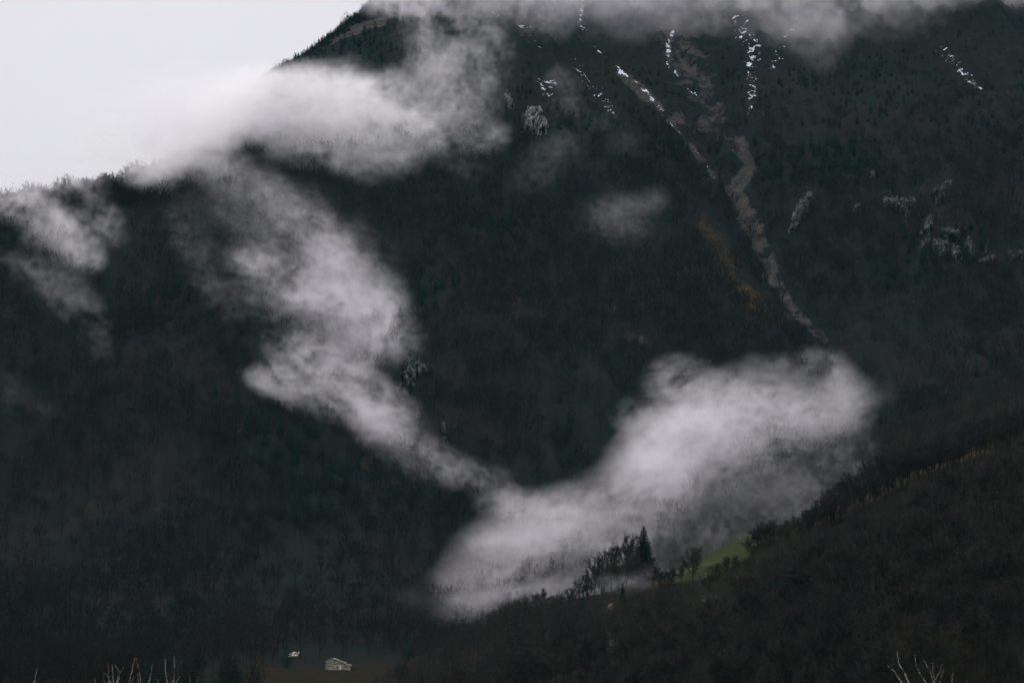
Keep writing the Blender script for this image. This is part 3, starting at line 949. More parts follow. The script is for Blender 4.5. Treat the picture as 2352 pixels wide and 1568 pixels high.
fore_birch("birch with one long curved pale stem left of the fan shaped one", 418, 2134, [ZR(s) for s in (
    [(950, 690), (975, 840), (1030, 940), (1100, 1058)],)], 7, 1.0, 40)
fore_birch("birch with a fan of thin forked stems at the bottom right", 420, 2147, [ZR(s) for s in (
    [(1290, 805), (1270, 900), (1212, 990), (1205, 1058)], [(1185, 790), (1190, 930), (1208, 1010), (1205, 1058)], [(1065, 725), (1110, 830), (1150, 900), (1195, 1010)], [(1305, 880), (1260, 1030)])], 8, .75, 40)
fore_birch("thin single stemmed birch right of the fan shaped one", 420, 2186, [ZR(s) for s in ([(1438, 890), (1428, 960), (1420, 1058)],)], 9, .75, 40)
fore_birch("shortest birch tip at the bottom edge, rightmost of the pale stems", 420, 2216, [ZR(s) for s in ([(1617, 1000), (1600, 1058)],)], 10, .75, 30)
fore_birch("lone leaning pale stem in the bottom left corner without branches", 420, 76, [ZL(s) for s in ([(240, 760), (222, 850), (205, 936)],)], 12, .75, 2)

# ------------------------------------------------------------------ stone huts
def box_faces(o): return np.array([[0, 3, 2, 1], [4, 5, 6, 7], [0, 1, 5, 4], [1, 2, 6, 5], [2, 3, 7, 6], [3, 0, 4, 7]]) + o


def boxes(L):
    V, F = [], []
    for (x0, x1, y0, y1, z0, z1) in L:
        F.append(box_faces(8 * len(V)))
        V.append(np.array([[x0, y0, z0], [x1, y0, z0], [x1, y1, z0], [x0, y1, z0], [x0, y0, z1], [x1, y0, z1], [x1, y1, z1], [x0, y1, z1]], float))
    return np.concatenate(V), np.concatenate(F)


def stone_mat(name, c0, c1, scale):
    m, nt, b = new_mat(name)
    N = Nodes(nt)
    tc = nt.nodes.new("ShaderNodeTexCoord")
    mp = nt.nodes.new("ShaderNodeMapping"); mp.inputs["Scale"].default_value = (1, 1, 1.8)
    vo = nt.nodes.new("ShaderNodeTexVoronoi"); vo.inputs["Scale"].default_value = scale
    nt.links.new(tc.outputs["Object"], mp.inputs[0]); nt.links.new(mp.outputs[0], vo.inputs["Vector"])
    sx = nt.nodes.new("ShaderNodeSeparateColor"); nt.links.new(vo.outputs["Color"], sx.inputs[0])
    c = N.ramp(sx.outputs[0], [(0.0, c0), (1.0, c1)])
    c = N.mix(N.band(vo.outputs["Distance"], 0.35, 0.6), c, tuple(v * .45 for v in c0))
    nt.links.new(c, b.inputs["Base Color"])
    bp = nt.nodes.new("ShaderNodeBump"); bp.invert = True; bp.inputs["Distance"].default_value = .06
    nt.links.new(vo.outputs["Distance"], bp.inputs["Height"]); nt.links.new(bp.outputs[0], b.inputs["Normal"])
    return m


MAT_STONE = stone_mat("rough_stone_wall", (0.26, 0.24, 0.19), (0.66, 0.62, 0.52), 2.2)
MAT_SLAB = stone_mat("stone_slab_roof", (0.28, 0.265, 0.22), (0.60, 0.57, 0.49), 1.5)
MAT_DARK = noise_mat("dark_opening", (0.012, 0.012, 0.011), (0.02, 0.019, 0.017), 2.0)
MAT_PALE = noise_mat("pale_door_paint", (0.50, 0.49, 0.45), (0.68, 0.67, 0.62), 3.0)
MAT_GREYWOOD = noise_mat("grey_wood", (0.10, 0.09, 0.075), (0.22, 0.20, 0.17), 5.0)


def prism(profile, y0, y1):
    """Extrude an (x, z) outline from y0 to y1."""
    n = len(profile)
    V = [(x, y0, z) for x, z in profile] + [(x, y1, z) for x, z in profile]
    F = [list(range(n)), list(range(2 * n - 1, n - 1, -1))] + [[i, i + n, (i + 1) % n + n, (i + 1) % n] for i in range(n)]
    return V, F


def poly_obj(name, V, F, mat, parent):
    me = bpy.data.meshes.new(name)
    me.from_pydata([tuple(v) for v in V], [], [list(f) for f in F])
    me.update()
    me.materials.append(mat)
    o = bpy.data.objects.new(name, me)
    COL.objects.link(o)
    o.parent = parent
    return o


def roof_slabs(parts, y0, y1, th, step=.75, seed=1):
    """Overlapping slab courses along each roof slope: parts = [((x0, z0), (x1, z1))] eave to ridge."""
    g = np.random.default_rng(seed)
    V, F = [], []
    for (ax_, az), (bx_, bz) in parts:
        L = math.hypot(bx_ - ax_, bz - az); n = max(2, int(L / step))
        ux, uz = (bx_ - ax_) / L, (bz - az) / L
        nx, nz = (-uz, ux) if ux > 0 else (uz, -ux)
        for i in range(n):
            y = y0
            while y < y1 - .05:
                w = min(g.uniform(.5, .95), y1 - y)
                s0, s1 = L * i / n - .08, L * (i + 1) / n + .05
                lift0, lift1 = .10 + g.uniform(0, .03), .02
                o = len(V)
                for yy in (y, y + w - .015):
                    for s_, lf in ((s0, lift0), (s1, lift1)):
                        for t_ in (0, th):
                            V.append((ax_ + ux * s_ + nx * (lf + t_), yy, az + uz * s_ + nz * (lf + t_)))
                # per end: 0 low bottom, 1 low top, 2 high bottom, 3 high top
                F += [[o, o + 1, o + 3, o + 2], [o + 4, o + 6, o + 7, o + 5], [o + 1, o + 5, o + 7, o + 3], [o, o + 2, o + 6, o + 4], [o, o + 4, o + 5, o + 1], [o + 2, o + 3, o + 7, o + 6]]
                y += w
    return V, F


# hut in the meadow: gable towards the camera, lean-to on its right
hx, hy, hz = stand(775.5, 1537.5, floor_z, 700.0, 1400.0)
k = hy / FPX                                    # metres per photo pixel there
hut = thing("stone_hut", "pale stone hut with a gable front standing in the dark meadow", "hut", (hx, hy, hz))
xl, xm, xr, ap = -28.0 * k, 13.0 * k, 28.5 * k, -11.0 * k
ze, za, zm, zr = 19.5 * k, 26 * k, 15.8 * k, 10.6 * k
V, F = prism([(xl, -.6), (xm, -.6), (xm, zm - .1), (ap, za - .1), (xl, ze - .1)], 0, 6.0)
poly_obj("wall", V, F, MAT_STONE, hut)
V, F = prism([(xm + .003, -.6), (xr, -.6), (xr, zr - .1), (xm + .003, zm - .35)], .5, 5.6)
poly_obj("annex_wall", V, F, MAT_STONE, hut)
V, F = roof_slabs([((xl - .25, ze - .2), (ap, za)), ((xm + .25, zm - .15), (ap, za))], -.3, 6.3, .09, .75, 1)
poly_obj("roof", V, F, MAT_SLAB, hut)
V, F = roof_slabs([((xr + .25, zr - .2), (xm - .05, zm - .3))], .2, 5.8, .09, .7, 2)
poly_obj("annex_roof", V, F, MAT_SLAB, hut)
d = poly_obj("door", *boxes([(4.2 * k, 8.2 * k, -.06, .05, .0, 8.6 * k)]), MAT_PALE, hut)
tag(d, "white painted door")
w = poly_obj("window", *boxes([(-13.6 * k, -9.6 * k, -.02, .10, 3.0 * k, 8.6 * k)]), MAT_DARK, hut)
poly_obj("frame", *boxes([(-14.2 * k, -13.6 * k, -.06, .08, 2.4 * k, 9.2 * k), (-9.6 * k, -9.0 * k, -.06, .08, 2.4 * k, 9.2 * k), (-13.6 * k, -9.6 * k, -.06, .08, 8.6 * k, 9.2 * k), (-11.9 * k, -11.4 * k, -.055, .07, 2.4 * k, 8.6 * k)]), MAT_PALE, w)
poly_obj("beam", *boxes([(-21.0 * k, 2.0 * k, -.12, .02, 13.2 * k, 14.2 * k)]), MAT_GREYWOOD, hut)
w = poly_obj("window", *boxes([(17.5 * k, 20.5 * k, .47, .6, 4.0 * k, 7.0 * k)]), MAT_DARK, hut)
poly_obj("chimney", *boxes([(16.0 * k, 18.6 * k, 2.6, 3.1, 12.0 * k, 18.5 * k)]), MAT_STONE, hut)

# roof of a second hut behind it, mostly sunk among bushes
sx_, sy_, sz_ = stand(672, 1507.5, ground_z, 900.0, 1600.0)
k2_ = sy_ / FPX
hut2 = thing("stone_hut", "low ruined hut with a pale patchy roof left of the gabled stone hut", "hut", (sx_, sy_, sz_ - .3), R(0))
V, F = prism([(-11 * k2_, -.8), (12 * k2_, -.8), (12 * k2_, 3.2 * k2_), (-9 * k2_, 3.2 * k2_)], 0, 4.2)
poly_obj("wall", V, F, MAT_STONE, hut2)
V, F = [], []
gg = np.random.default_rng(4)
for i in range(7):
    for j in range(4):
        if gg.random() < .24: continue
        x0 = (-10.5 + i * 3.1 + j * .9) * k2_; x1 = x0 + 3.0 * k2_
        y0, y1 = -.25 + j * 1.0, .8 + j * 1.0
        z0, z1 = (2.7 + j * 2.3) * k2_ + .04 * (i % 2), (5.2 + j * 2.3) * k2_ + .04 * (i % 2)
        o = len(V)
        V += [(x0, y0, z0), (x1, y0, z0 + .25 * k2_), (x1 + .9 * k2_, y1, z1), (x0 + .9 * k2_, y1, z1), (x0, y0, z0 + .1), (x1, y0, z0 + .1 + .25 * k2_), (x1 + .9 * k2_, y1, z1 + .1), (x0 + .9 * k2_, y1, z1 + .1)]
        F += box_faces(o).tolist()
poly_obj("roof", V, F, MAT_SLAB, hut2)
poly_obj("rafter", *boxes([(-12.5 * k2_, 12 * k2_, 1.0, 1.15, 3.3 * k2_, 4.0 * k2_)]), MAT_GREYWOOD, hut2)

# ruined wall in the near wood
rx_, ry_, rz_ = stand(1630, 1379)
ry_ -= 1.0
k3 = ry_ / FPX
ruin = thing("ruined_wall", "broken grey stone wall of a ruin in the bare trees below the green meadow", "ruin", (rx_, ry_, rz_ - .3))
ruin["kind"] = "thing"
V, F = [], []
gg = np.random.default_rng(8)
for i in range(13):
    hcol = np.interp(i, [0, 2, 4, 7, 9, 12], [11, 15, 9, 17, 13, 15])
    zc = -1.0
    while zc < hcol:
        bh = gg.uniform(2.2, 3.4)
        if gg.random() > .2:
            V0, F0 = boxes([((-19 + i * 3.0 + gg.uniform(-.4, .2)) * k3, (-19 + i * 3.0 + 2.9) * k3, gg.uniform(-.12, .05), .6, zc * k3, (zc + bh - .15) * k3)])
            F.append(F0 + len(V) * 8); V.append(V0)
        zc += bh
poly_obj("wall", np.concatenate(V), np.concatenate(F), stone_mat("ruin_stone", (0.05, 0.052, 0.048), (0.30, 0.30, 0.29), 1.2), ruin)
poly_obj("doorway", *boxes([(-3 * k3, 1.0 * k3, -.16, .2, -.5, 8 * k3)]), MAT_DARK, ruin)

# small shed with a white roof on the crest
tx, ty, tz = stand(1401, 1395)
ty -= 2.0
k4 = ty / FPX
shed = thing("small_shed", "tiny shed with a steep white roof on the wooded crest below the spruce", "shed", (tx, ty, tz - .3))
V, F = prism([(-5 * k4, -.8), (5 * k4, -.8), (5 * k4, 9 * k4), (-2.5 * k4, 4.5 * k4), (-5 * k4, 3.5 * k4)], 0, 2.6)
poly_obj("wall", V, F, MAT_GREYWOOD, shed)
V, F = prism([(-6 * k4, 3.6 * k4), (5.5 * k4, 10.6 * k4), (5.8 * k4, 11.8 * k4), (2.0 * k4, 11.4 * k4), (-6 * k4, 5.0 * k4)], -.4, 3.0)
poly_obj("roof", V, F, MAT_SLAB, shed)

# ------------------------------------------------------------------ rock outcrops on the mountain
def rock_mat(name, gain):
    m, nt, b = new_mat(name)
    N = Nodes(nt)
    c = N.ramp(N.noise(0.35, 7.0, (1, 1, .9), .68), [(0.38, tuple(v * gain for v in (.035, .045, .043))), (0.52, tuple(v * gain for v in (.16, .165, .16))), (0.7, tuple(v * gain for v in (.42, .42, .41)))])
    c = N.mix(N.band(N.noise(0.16, 5.0, None, .6), .51, .60), c, (.014, .020, .018))
    nt.links.new(c, b.inputs["Base Color"])
    return m


ROCK = [rock_mat("pale_cliff_rock", 1.0), rock_mat("dim_cliff_rock", .62), rock_mat("dark_cliff_rock", .55)]


def outcrop(label, strokes, mt, seed, bulge=10.0, res=1.6):
    pts = [p for s in strokes for p in s]
    wmax = max(p[2] for p in pts) * 1.5
    x0, x1 = min(p[0] for p in pts) - wmax, max(p[0] for p in pts) + wmax
    y0, y1 = min(p[1] for p in pts) - wmax, max(p[1] for p in pts) + wmax
    cx = np.arange(x0, x1, res); cy = np.arange(y0, y1, res)
    PX, PY = np.meshgrid(cx, cy)
    Yd = hit(PX, PY, 1250.0, 3000.0, mountain_z, 5.0)
    Yd = np.where(np.isnan(Yd), np.nanmax(Yd), Yd)
    P = at(PX, PY, Yd)
    P[..., 2] = mountain_z(P[..., 0], P[..., 1])
    d = np.min([seg_dist(PX, PY, s) for s in strokes], 0)
    rag = (.34 if mt == 2 else .20) * smp2(PX, PY, 90.0, 120.0, (seed * .13, .3)) + .16 * smp2(PX, PY, 44.0, 60.0, (seed * .31, .7))
    e = sstep(1.15, .55, d + rag)
    blk = np.floor(2.2 * smp2(PX, PY, 60.0, 90.0, (seed * .7, .1)) + 2) * .9 + 1.4 * smp2(PX, PY, 26.0, 34.0, (.4, seed * .2))
    out = e * (.5 * bulge + .4 * blk) - 5.0 * (1 - e)
    nrm = np.array([0, -.78, .62])
    V = P + out[..., None] * nrm
    F = grid_faces(*PX.shape)
    keep = (e.ravel()[F] > .02).any(1)
    F = F[keep]
    used = np.unique(F)
    remap = np.full(PX.size, -1); remap[used] = np.arange(len(used))
    return tag(mesh_obj("rock_outcrop", V.reshape(-1, 3)[used], remap[F], ROCK[mt]), label, "rock", None, "thing")


outcrop("pale square rock face beside the summit veil, brightest on the slope", [[(1215, 265, 16), (1218, 300, 16)], [(1235, 270, 16), (1245, 300, 18)]], 0, 1, 9.0)
outcrop("grey rock pillar at the lower right tip of the drifting cloud", [[(945, 830, 12), (938, 870, 20), (928, 915, 14)], [(968, 855, 16)] * 2, [(960, 945, 7), (962, 962, 6)]], 1, 2, 9.0)
outcrop("thin pale rock streak below the rock pillar and the drifting cloud", [[(1018, 985, 6), (1022, 1015, 7)]], 1, 3, 6.0)
outcrop("slanting pale rock rib right of the scree gully", [[(1856, 458, 9), (1842, 485, 15), (1828, 515, 11), (1816, 535, 7)]], 1, 4, 8.0)
outcrop("small rock bluff right of the slanting rib, widest in the middle of the dark face", [[(2040, 468, 14), (2075, 474, 16), (2098, 468, 10)], [(2082, 485, 10), (2084, 494, 6)]], 1, 5, 7.0)
outcrop("tiny grey rock between the slanting rib and the bluff", [[(1962, 488, 6), (1970, 476, 5)]], 2, 6, 5.0)
outcrop("small dim rock high above the bluff", [[(1996, 412, 8), (2004, 398, 6)]], 2, 7, 5.0)
outcrop("tall left edge of the broken cliff near the right border", [[(2172, 432, 10), (2158, 455, 14)], [(2134, 512, 12), (2124, 565, 14)]], 2, 8, 8.0)
outcrop("lower rocks of the broken cliff near the right border", [[(2150, 570, 14), (2195, 584, 16)], [(2165, 540, 10), (2205, 545, 13)], [(2220, 560, 9), (2232, 588, 10)]], 2, 9, 7.0)
outcrop("flat pale rock ledge at the foot of the broken cliff", [[(2245, 604, 9), (2280, 600, 10)], [(2262, 578, 6), (2268, 560, 4)]], 1, 10, 6.0)
outcrop("rock ledge touching the right border at cliff height", [[(2325, 592, 10), (2350, 588, 10)]], 2, 11, 6.0)
outcrop("dim rock streak under the summit veil, left of the pale square face", [[(1160, 215, 8), (1172, 245, 9)]], 1, 12, 6.0)

# ------------------------------------------------------------------ clouds
def cloud_mat(name, color, dens):
    m = bpy.data.materials.new(name)
    m.use_nodes = True
    nt = m.node_tree
    nt.nodes.clear()
    out = nt.nodes.new("ShaderNodeOutputMaterial")
    pv = nt.nodes.new("ShaderNodeVolumePrincipled")
    pv.inputs["Color"].default_value = (*color, 1)
    pv.inputs["Density"].default_value = dens
    pv.inputs["Anisotropy"].default_value = 0.35
    nt.links.new(pv.outputs[0], out.inputs["Volume"])
    return m


def grid_nodes(name, lo, hi, res, mat):
    """Geometry nodes that turn the object's own point densities into a volume grid."""
    g = bpy.data.node_groups.new(name, 'GeometryNodeTree')
    g.interface.new_socket("Geometry", in_out='INPUT', socket_type='NodeSocketGeometry')
    g.interface.new_socket("Geometry", in_out='OUTPUT', socket_type='NodeSocketGeometry')
    n, l = g.nodes, g.links
    gi, go = n.new("NodeGroupInput"), n.new("NodeGroupOutput")
    pos = n.new("GeometryNodeInputPosition")
    sub = n.new("ShaderNodeVectorMath"); sub.operation = 'SUBTRACT'; sub.inputs[1].default_value = lo
    mul = n.new("ShaderNodeVectorMath"); mul.operation = 'MULTIPLY'
    mul.inputs[1].default_value = [(res[k] - 1) / (hi[k] - lo[k]) for k in range(3)]
    l.new(pos.outputs[0], sub.inputs[0]); l.new(sub.outputs[0], mul.inputs[0])
    sep = n.new("ShaderNodeSeparateXYZ"); l.new(mul.outputs[0], sep.inputs[0])
    def fm(op, a, b):
        q = n.new("ShaderNodeMath"); q.operation = op
        for k, v in enumerate((a, b)):
            if isinstance(v, (int, float)): q.inputs[k].default_value = v
            elif v is not None: l.new(v, q.inputs[k])
        return q.outputs[0]
    def toint(f):
        q = n.new("FunctionNodeFloatToInt"); q.rounding_mode = 'ROUND'; l.new(f, q.inputs[0]); return q.outputs[0]
    def im(op, a, b):
        q = n.new("FunctionNodeIntegerMath"); q.operation = op
        for k, v in enumerate((a, b)):
            if isinstance(v, int): q.inputs[k].default_value = v
            else: l.new(v, q.inputs[k])
        return q.outputs[0]
    idx = im('ADD', im('MULTIPLY', im('ADD', im('MULTIPLY', toint(sep.outputs[0]), res[1]), toint(sep.outputs[1])), res[2]), toint(sep.outputs[2]))
    na = n.new("GeometryNodeInputNamedAttribute"); na.data_type = 'FLOAT'; na.inputs[0].default_value = "density"
    si = n.new("GeometryNodeSampleIndex"); si.data_type = 'FLOAT'; si.domain = 'POINT'; si.clamp = True
    l.new(gi.outputs[0], si.inputs["Geometry"])
    l.new(na.outputs[0], [s for s in si.inputs if s.name == "Value" and s.enabled][0])
    l.new(idx, si.inputs["Index"])
    vc = n.new("GeometryNodeVolumeCube")
    l.new([s for s in si.outputs if s.enabled][0], vc.inputs["Density"])
    vc.inputs["Min"].default_value = lo
    vc.inputs["Max"].default_value = hi
    for k, a in enumerate("XYZ"): vc.inputs["Resolution " + a].default_value = res[k]
    sm = n.new("GeometryNodeSetMaterial"); sm.inputs["Material"].default_value = mat
    l.new(vc.outputs[0], sm.inputs[0]); l.new(sm.outputs[0], go.inputs[0])
    return g


CUT = 1.75


def strokes_to_blobs(strokes):
    """Each stroke: dict(p=[(px, py, half width px)], d=density, off=metres in front of the slope or Y=depth, t=thickness factor)."""
    B = []
    for s in strokes:
        pts = s["p"]
        seq = []
        for a, c in zip(pts[:-1], pts[1:]):
            L = math.hypot(c[0] - a[0], c[1] - a[1])
            n = max(1, int(L / (0.55 * 0.5 * (a[2] + c[2]))))
            seq += [tuple(a[k] + (c[k] - a[k]) * i / n for k in range(3)) for i in range(n)]
        seq.append(pts[-1])
        P = np.array(seq)
        Yt = hit(P[:, 0], P[:, 1], 1100.0, 3200.0, mountain_z) if "Y" not in s else np.full(len(P), float(s["Y"]))
        ec = (1309.0 - np.interp(P[:, 0], CR_PX, CR_PY)) / FPX
        Yt = np.where(np.isnan(Yt), (47.0 + 0.58 * 1290.0) / (0.58 - ec), Yt)      # over the skyline: as far as the crest
        Yb = Yt - s.get("off", 30.0) - (0.0 if "Y" in s else 1.0) * P[:, 2] / FPX * Yt * 0.5
        C = at(P[:, 0], P[:, 1], Yb)
        r = P[:, 2] / FPX * Yb
        for c, q in zip(C, r): B.append((*c, q, q * s.get("t", 0.8), s["d"]))
    return np.array(B)


def make_cloud(name, label, strokes, voxel, tilt, color, dens, nscale, seed, warp=1.6, amp=1.2, bias=0.045, flow=None, stretch=(1, 1, 1), group=None, power=1.0):
    B = strokes_to_blobs(strokes)
    ct, st_ = math.cos(tilt), math.sin(tilt)
    c0 = B[:, :3].mean(0)
    Rm = np.array([[1, 0, 0], [0, ct, -st_], [0, st_, ct]])      # local -> world
    L = (B[:, :3] - c0) @ Rm
    pad = np.stack([B[:, 3], B[:, 3], B[:, 4]], 1) * CUT
    lo, hi = (L - pad).min(0), (L + pad).max(0)
    res = [int(max(4, math.ceil((hi[k] - lo[k]) / voxel) + 1)) for k in range(3)]
    ax = [np.linspace(lo[k], hi[k], res[k], dtype=np.float32) for k in range(3)]
    env = np.zeros(res, np.float32)
    for (lx, ly, lz), (_, _, _, r, t, d) in zip(L, B):
        rr = (r, r, t)
        sl = []
        for k, c in enumerate((lx, ly, lz)):
            i0, i1 = np.searchsorted(ax[k], [c - CUT * rr[k], c + CUT * rr[k]])
            sl.append(slice(i0, i1))
        if min(s.stop - s.start for s in sl) < 1: continue
        q = ((ax[0][sl[0]][:, None, None] - lx) / rr[0]) ** 2 + ((ax[1][sl[1]][None, :, None] - ly) / rr[1]) ** 2 + ((ax[2][sl[2]][None, None, :] - lz) / rr[2]) ** 2
        e = d * np.exp(-1.25 * q) * sstep(1.0, 0.6, q / CUT ** 2)
        env[tuple(sl)] = 1 - (1 - env[tuple(sl)]) * (1 - np.clip(e, 0, .98))
    w = np.nonzero(env.ravel() > 0.004)[0]
    ii = np.unravel_index(w, res)
    P = [ax[k][ii[k]] * stretch[k] for k in range(3)]
    o = np.random.default_rng(seed).random(6)
    if flow is not None:                                        # streaks along the drift of the air
        fa, fk = R(flow[0]), flow[1]
        P[0], P[1] = (P[0] * math.cos(fa) + P[1] * math.sin(fa)) * fk, -P[0] * math.sin(fa) + P[1] * math.cos(fa)
    wx = smp3(P, nscale * 1.3, (o[0], o[1], o[2])) * warp * nscale * 0.12
    wy = smp3(P, nscale * 1.3, (o[3], o[4], o[5])) * warp * nscale * 0.12
    Q = [P[0] + wx, P[1] + wy, P[2]]
    n = 0.95 * smp3(Q, nscale, (o[2], o[0], o[4])) + 0.20 * smp3(Q, nscale * 0.37, (o[1], o[5], o[3]))
    e = env.ravel()[w]
    d = np.clip(e * (1 + amp * n) - bias * (1 - e), 0, 1.8)
    d = (d ** power) * sstep(0.004, 0.06, e)
    full = np.zeros(env.size, np.float32)
    full[w] = d
    I = np.indices(res).reshape(3, -1)
    # the density grid: one point per cell, placed in the cloud's own frame
    V = np.stack([ax[k][I[k]] for k in range(3)], -1)
    mat = cloud_mat(name + "_vapour", color, dens)
    ob = mesh_obj(name, V, [], mat, attrs={"density": full})
    mw = Matrix([list(Rm[0]), list(Rm[1]), list(Rm[2])]).to_4x4()
    mw.translation = Vector(c0)
    ob.matrix_world = mw
    md = ob.modifiers.new("vapour", 'NODES')
    md.node_group = grid_nodes(name + "_grid", [float(v) for v in lo], [float(v) for v in hi], res, mat)
    tag(ob, label, "cloud", group, "stuff")
    print("cloud", name, res, int((full > 0).sum()))
    return ob


CC = (0.982, 0.956, 0.999)
SLOPE = R(29)
make_cloud("drifting_cloud", "lavender grey cloud drifting diagonally down the middle of the dark slope", [
    dict(p=[(500, 350, 60), (560, 440, 100), (650, 510, 140), (760, 600, 150), (820, 700, 130)], d=.12),
    dict(p=[(600, 440, 45), (690, 510, 55), (770, 570, 50), (850, 640, 45), (900, 690, 40)], d=.20),
    dict(p=[(400, 480, 50), (430, 560, 60), (480, 640, 70), (560, 720, 70)], d=.085),
    dict(p=[(560, 590, 40), (630, 640, 60), (700, 700, 70)], d=.30),
    dict(p=[(740, 600, 55), (775, 690, 80), (840, 750, 95), (900, 775, 65)], d=.50),
    dict(p=[(420, 420, 80), (520, 470, 110), (600, 580, 120), (640, 690, 110)], d=.02),
    dict(p=[(830, 700, 60), (880, 750, 60)], d=.5),
    dict(p=[(640, 790, 50), (720, 810, 75), (820, 830, 75)], d=.30),
    dict(p=[(570, 858, 22), (650, 870, 50), (740, 890, 65), (820, 915, 66), (880, 960, 58)], d=.6),
    dict(p=[(820, 890, 60), (900, 980, 70), (970, 1045, 55), (1040, 1085, 40)], d=.36),
    dict(p=[(1030, 1075, 45), (1100, 1090, 45), (1160, 1130, 55)], d=.24),
], 1.5, SLOPE, CC, 0.036, 330.0, 11, flow=(-52, .6))
make_cloud("ridge_cloud", "bright white cloud bank lying across the left shoulder of the mountain", [
    dict(p=[(520, 260, 60), (580, 220, 60), (640, 235, 75), (760, 235, 85), (860, 245, 90), (960, 260, 75), (1040, 270, 60)], d=.75, off=50),
    dict(p=[(470, 320, 40), (520, 290, 50), (600, 285, 55), (720, 290, 55), (850, 295, 55)], d=.75, off=45),
    dict(p=[(490, 300, 60), (550, 240, 70), (610, 200, 50)], d=.9, off=60),
    dict(p=[(230, 320, 90), (320, 270, 110), (420, 240, 110), (510, 240, 90)], d=.35, off=60),
    dict(p=[(370, 330, 60), (440, 290, 80), (520, 240, 85), (590, 200, 60)], d=.75, off=70),
    dict(p=[(740, 150, 30), (765, 165, 45), (800, 195, 65), (860, 215, 60)], d=.7, off=40),
    dict(p=[(610, 200, 40), (680, 195, 50), (720, 190, 50)], d=.8, off=40),
    dict(p=[(880, 180, 35), (930, 190, 50), (960, 230, 55)], d=.35, off=40),
    dict(p=[(860, 310, 70), (970, 310, 75), (1070, 300, 65), (1130, 315, 45)], d=.42, off=42),
    dict(p=[(640, 345, 45), (760, 355, 50), (860, 370, 60), (960, 350, 50)], d=.22, off=42),
    dict(p=[(1030, 370, 50), (1090, 400, 45)], d=.10, off=42),
    dict(p=[(320, 385, 45), (390, 375, 60), (450, 365, 65), (510, 390, 55)], d=.6, off=45),
], 2.6, SLOPE, (0.997, 0.985, 1.0), 0.034, 420.0, 23, flow=(5, .7), amp=1.0, bias=.05)
make_cloud("summit_veil", "ragged thin cloud veil hanging in front of the summit gully", [
    dict(p=[(980, -50, 85), (990, 60, 80), (1000, 160, 85), (1000, 260, 85)], d=.27),
    dict(p=[(1100, 30, 80), (1115, 130, 75), (1085, 230, 75), (1090, 310, 60)], d=.22),
    dict(p=[(830, -20, 50), (900, 0, 55), (980, -20, 90)], d=.32),
    dict(p=[(1180, -20, 90), (1240, 30, 80)], d=.28),
    dict(p=[(1280, 170, 40), (1310, 200, 45), (1300, 250, 45)], d=.10),
    dict(p=[(1200, 420, 70), (1300, 330, 70)], d=.06),
], 2.6, SLOPE, CC, 0.034, 300.0, 37, flow=(90, .55))
make_cloud("cloud_ceiling", "flat grey cloud base cutting off the top of the mountain", [
    dict(p=[(1150, -60, 125), (1400, -55, 125), (1650, -58, 125), (1900, -60, 125), (2150, -66, 120), (2420, -85, 110)], d=.55),
    dict(p=[(1250, 30, 90), (1450, 30, 100), (1650, 25, 95), (1900, 40, 105), (2120, 25, 95)], d=.09),
    dict(p=[(1850, 80, 70), (1880, 120, 70)], d=.09),
], 5.0, SLOPE, CC, 0.030, 420.0, 41)
make_cloud("ridge_wisp", "thin grey mist sliding over the wooded crest at the left edge", [
    dict(p=[(-30, 470, 60), (60, 460, 60), (110, 510, 65), (160, 560, 60), (205, 600, 38)], d=.30),
    dict(p=[(120, 500, 45), (170, 545, 55), (208, 590, 34)], d=.32),
    dict(p=[(200, 420, 40), (230, 490, 45), (265, 545, 32)], d=.22),
    dict(p=[(-30, 440, 50), (60, 425, 45), (140, 415, 45), (200, 405, 38)], d=.42),
    dict(p=[(310, 385, 34), (345, 395, 55), (375, 405, 50)], d=.4),
    dict(p=[(40, 620, 80), (150, 660, 70)], d=.08),
    dict(p=[(170, 690, 55), (220, 750, 55), (245, 810, 40)], d=.12),
    dict(p=[(-20, 850, 75), (30, 920, 75), (110, 950, 60)], d=.028),
], 2.0, SLOPE, CC, 0.040, 260.0, 53, flow=(-60, .6))
make_cloud("cloud_puff", "small round grey cloud puff alone on the slope left of the scree gully", [
    dict(p=[(1440, 480, 60), (1490, 465, 54), (1515, 452, 36)], d=.10),
    dict(p=[(1370, 500, 70), (1450, 520, 70)], d=.08),
    dict(p=[(1380, 290, 80), (1430, 330, 80)], d=.06),
    dict(p=[(1455, 778, 22), (1490, 775, 20)], d=.2),
], 2.0, SLOPE, CC, 0.030, 180.0, 67, flow=(25, .7))
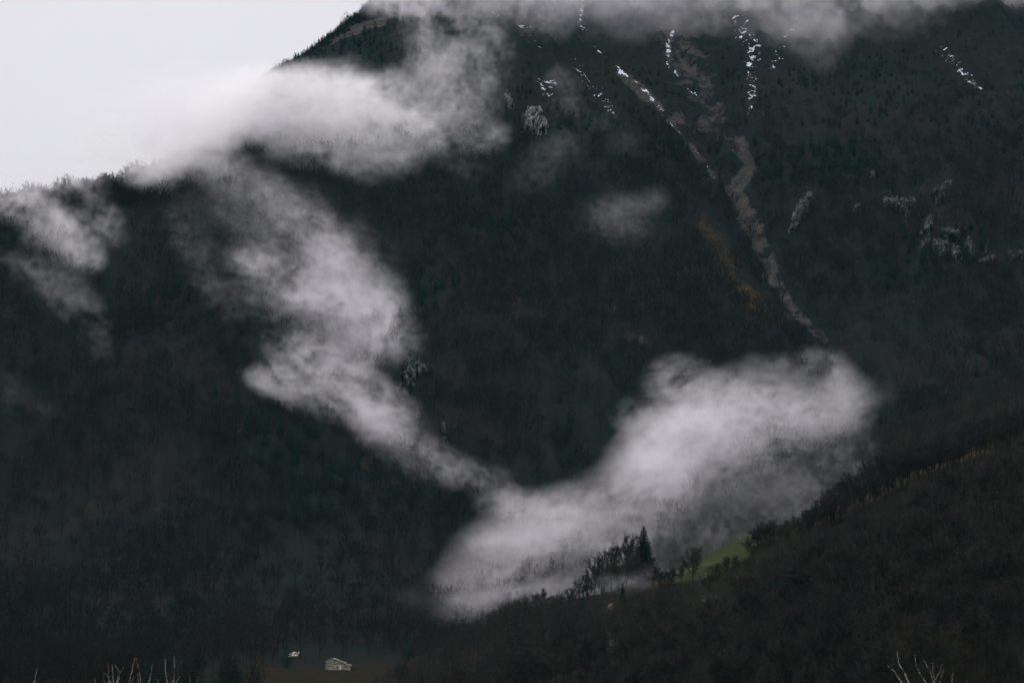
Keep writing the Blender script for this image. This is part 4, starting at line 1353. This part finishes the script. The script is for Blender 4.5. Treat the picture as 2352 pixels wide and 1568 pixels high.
make_cloud("valley_cloud", "thick pale cloud bank filling the ravine behind the lone spruce", [
    dict(p=[(1050, 1340, 70), (1120, 1300, 90), (1210, 1245, 95), (1310, 1210, 95), (1420, 1165, 100), (1540, 1110, 110)], d=.34),
    dict(p=[(1040, 1400, 60), (1160, 1375, 75), (1300, 1330, 85), (1420, 1270, 90), (1540, 1200, 80)], d=.16, off=45),
    dict(p=[(1500, 1080, 90), (1600, 1010, 118), (1700, 975, 112), (1790, 960, 105), (1880, 950, 78)], d=.75),
    dict(p=[(1530, 875, 55), (1610, 900, 85), (1700, 920, 85)], d=.42),
    dict(p=[(1470, 950, 60), (1530, 1020, 75)], d=.28),
    dict(p=[(1860, 820, 34), (1910, 850, 48), (1945, 910, 55), (1965, 965, 42)], d=.40),
    dict(p=[(1720, 845, 40), (1830, 860, 48)], d=.2),
    dict(p=[(1110, 1140, 45), (1220, 1175, 55), (1330, 1165, 55)], d=.3),
    dict(p=[(930, 1380, 75), (1010, 1390, 75)], d=.05),
    dict(p=[(1990, 900, 50), (2060, 900, 50)], d=.045),
    dict(p=[(1680, 1075, 60), (1780, 1025, 60), (1880, 985, 50)], d=.28),
], 1.25, R(25), CC, 0.046, 270.0, 71, flow=(30, .65), amp=.7)
make_cloud("hillside_mist", "faint grey mist lying between the two wooded slopes", [
    dict(p=[(1300, 1350, 50), (1420, 1320, 60), (1520, 1280, 60)], d=.06, Y=1100, t=2.2),
    dict(p=[(1540, 1250, 65), (1660, 1190, 75), (1760, 1140, 75), (1850, 1100, 75), (1940, 1060, 65), (2000, 1030, 50)], d=.05, Y=1140, t=2.6),
    dict(p=[(1385, 1345, 34), (1470, 1332, 36), (1530, 1318, 30)], d=.12, Y=982, t=.7),
], 1.2, 0.0, CC, 0.055, 140.0, 83)
# ------------------------------------------------------------------ thin blue air
HZ_ON = True
if HZ_ON:
    m = bpy.data.materials.new("thin_air")
    m.use_nodes = True
    nt = m.node_tree; nt.nodes.clear()
    out = nt.nodes.new("ShaderNodeOutputMaterial"); pv = nt.nodes.new("ShaderNodeVolumePrincipled")
    pv.inputs["Color"].default_value = (0.42, 0.88, 1.0, 1)
    pv.inputs["Density"].default_value = 9.5e-6
    nt.links.new(pv.outputs[0], out.inputs["Volume"])
    V0, F0 = boxes([(-2600, 2600, -400, 4800, -470, 1500)])
    tag(mesh_obj("haze", V0, F0, m), kind="stuff")
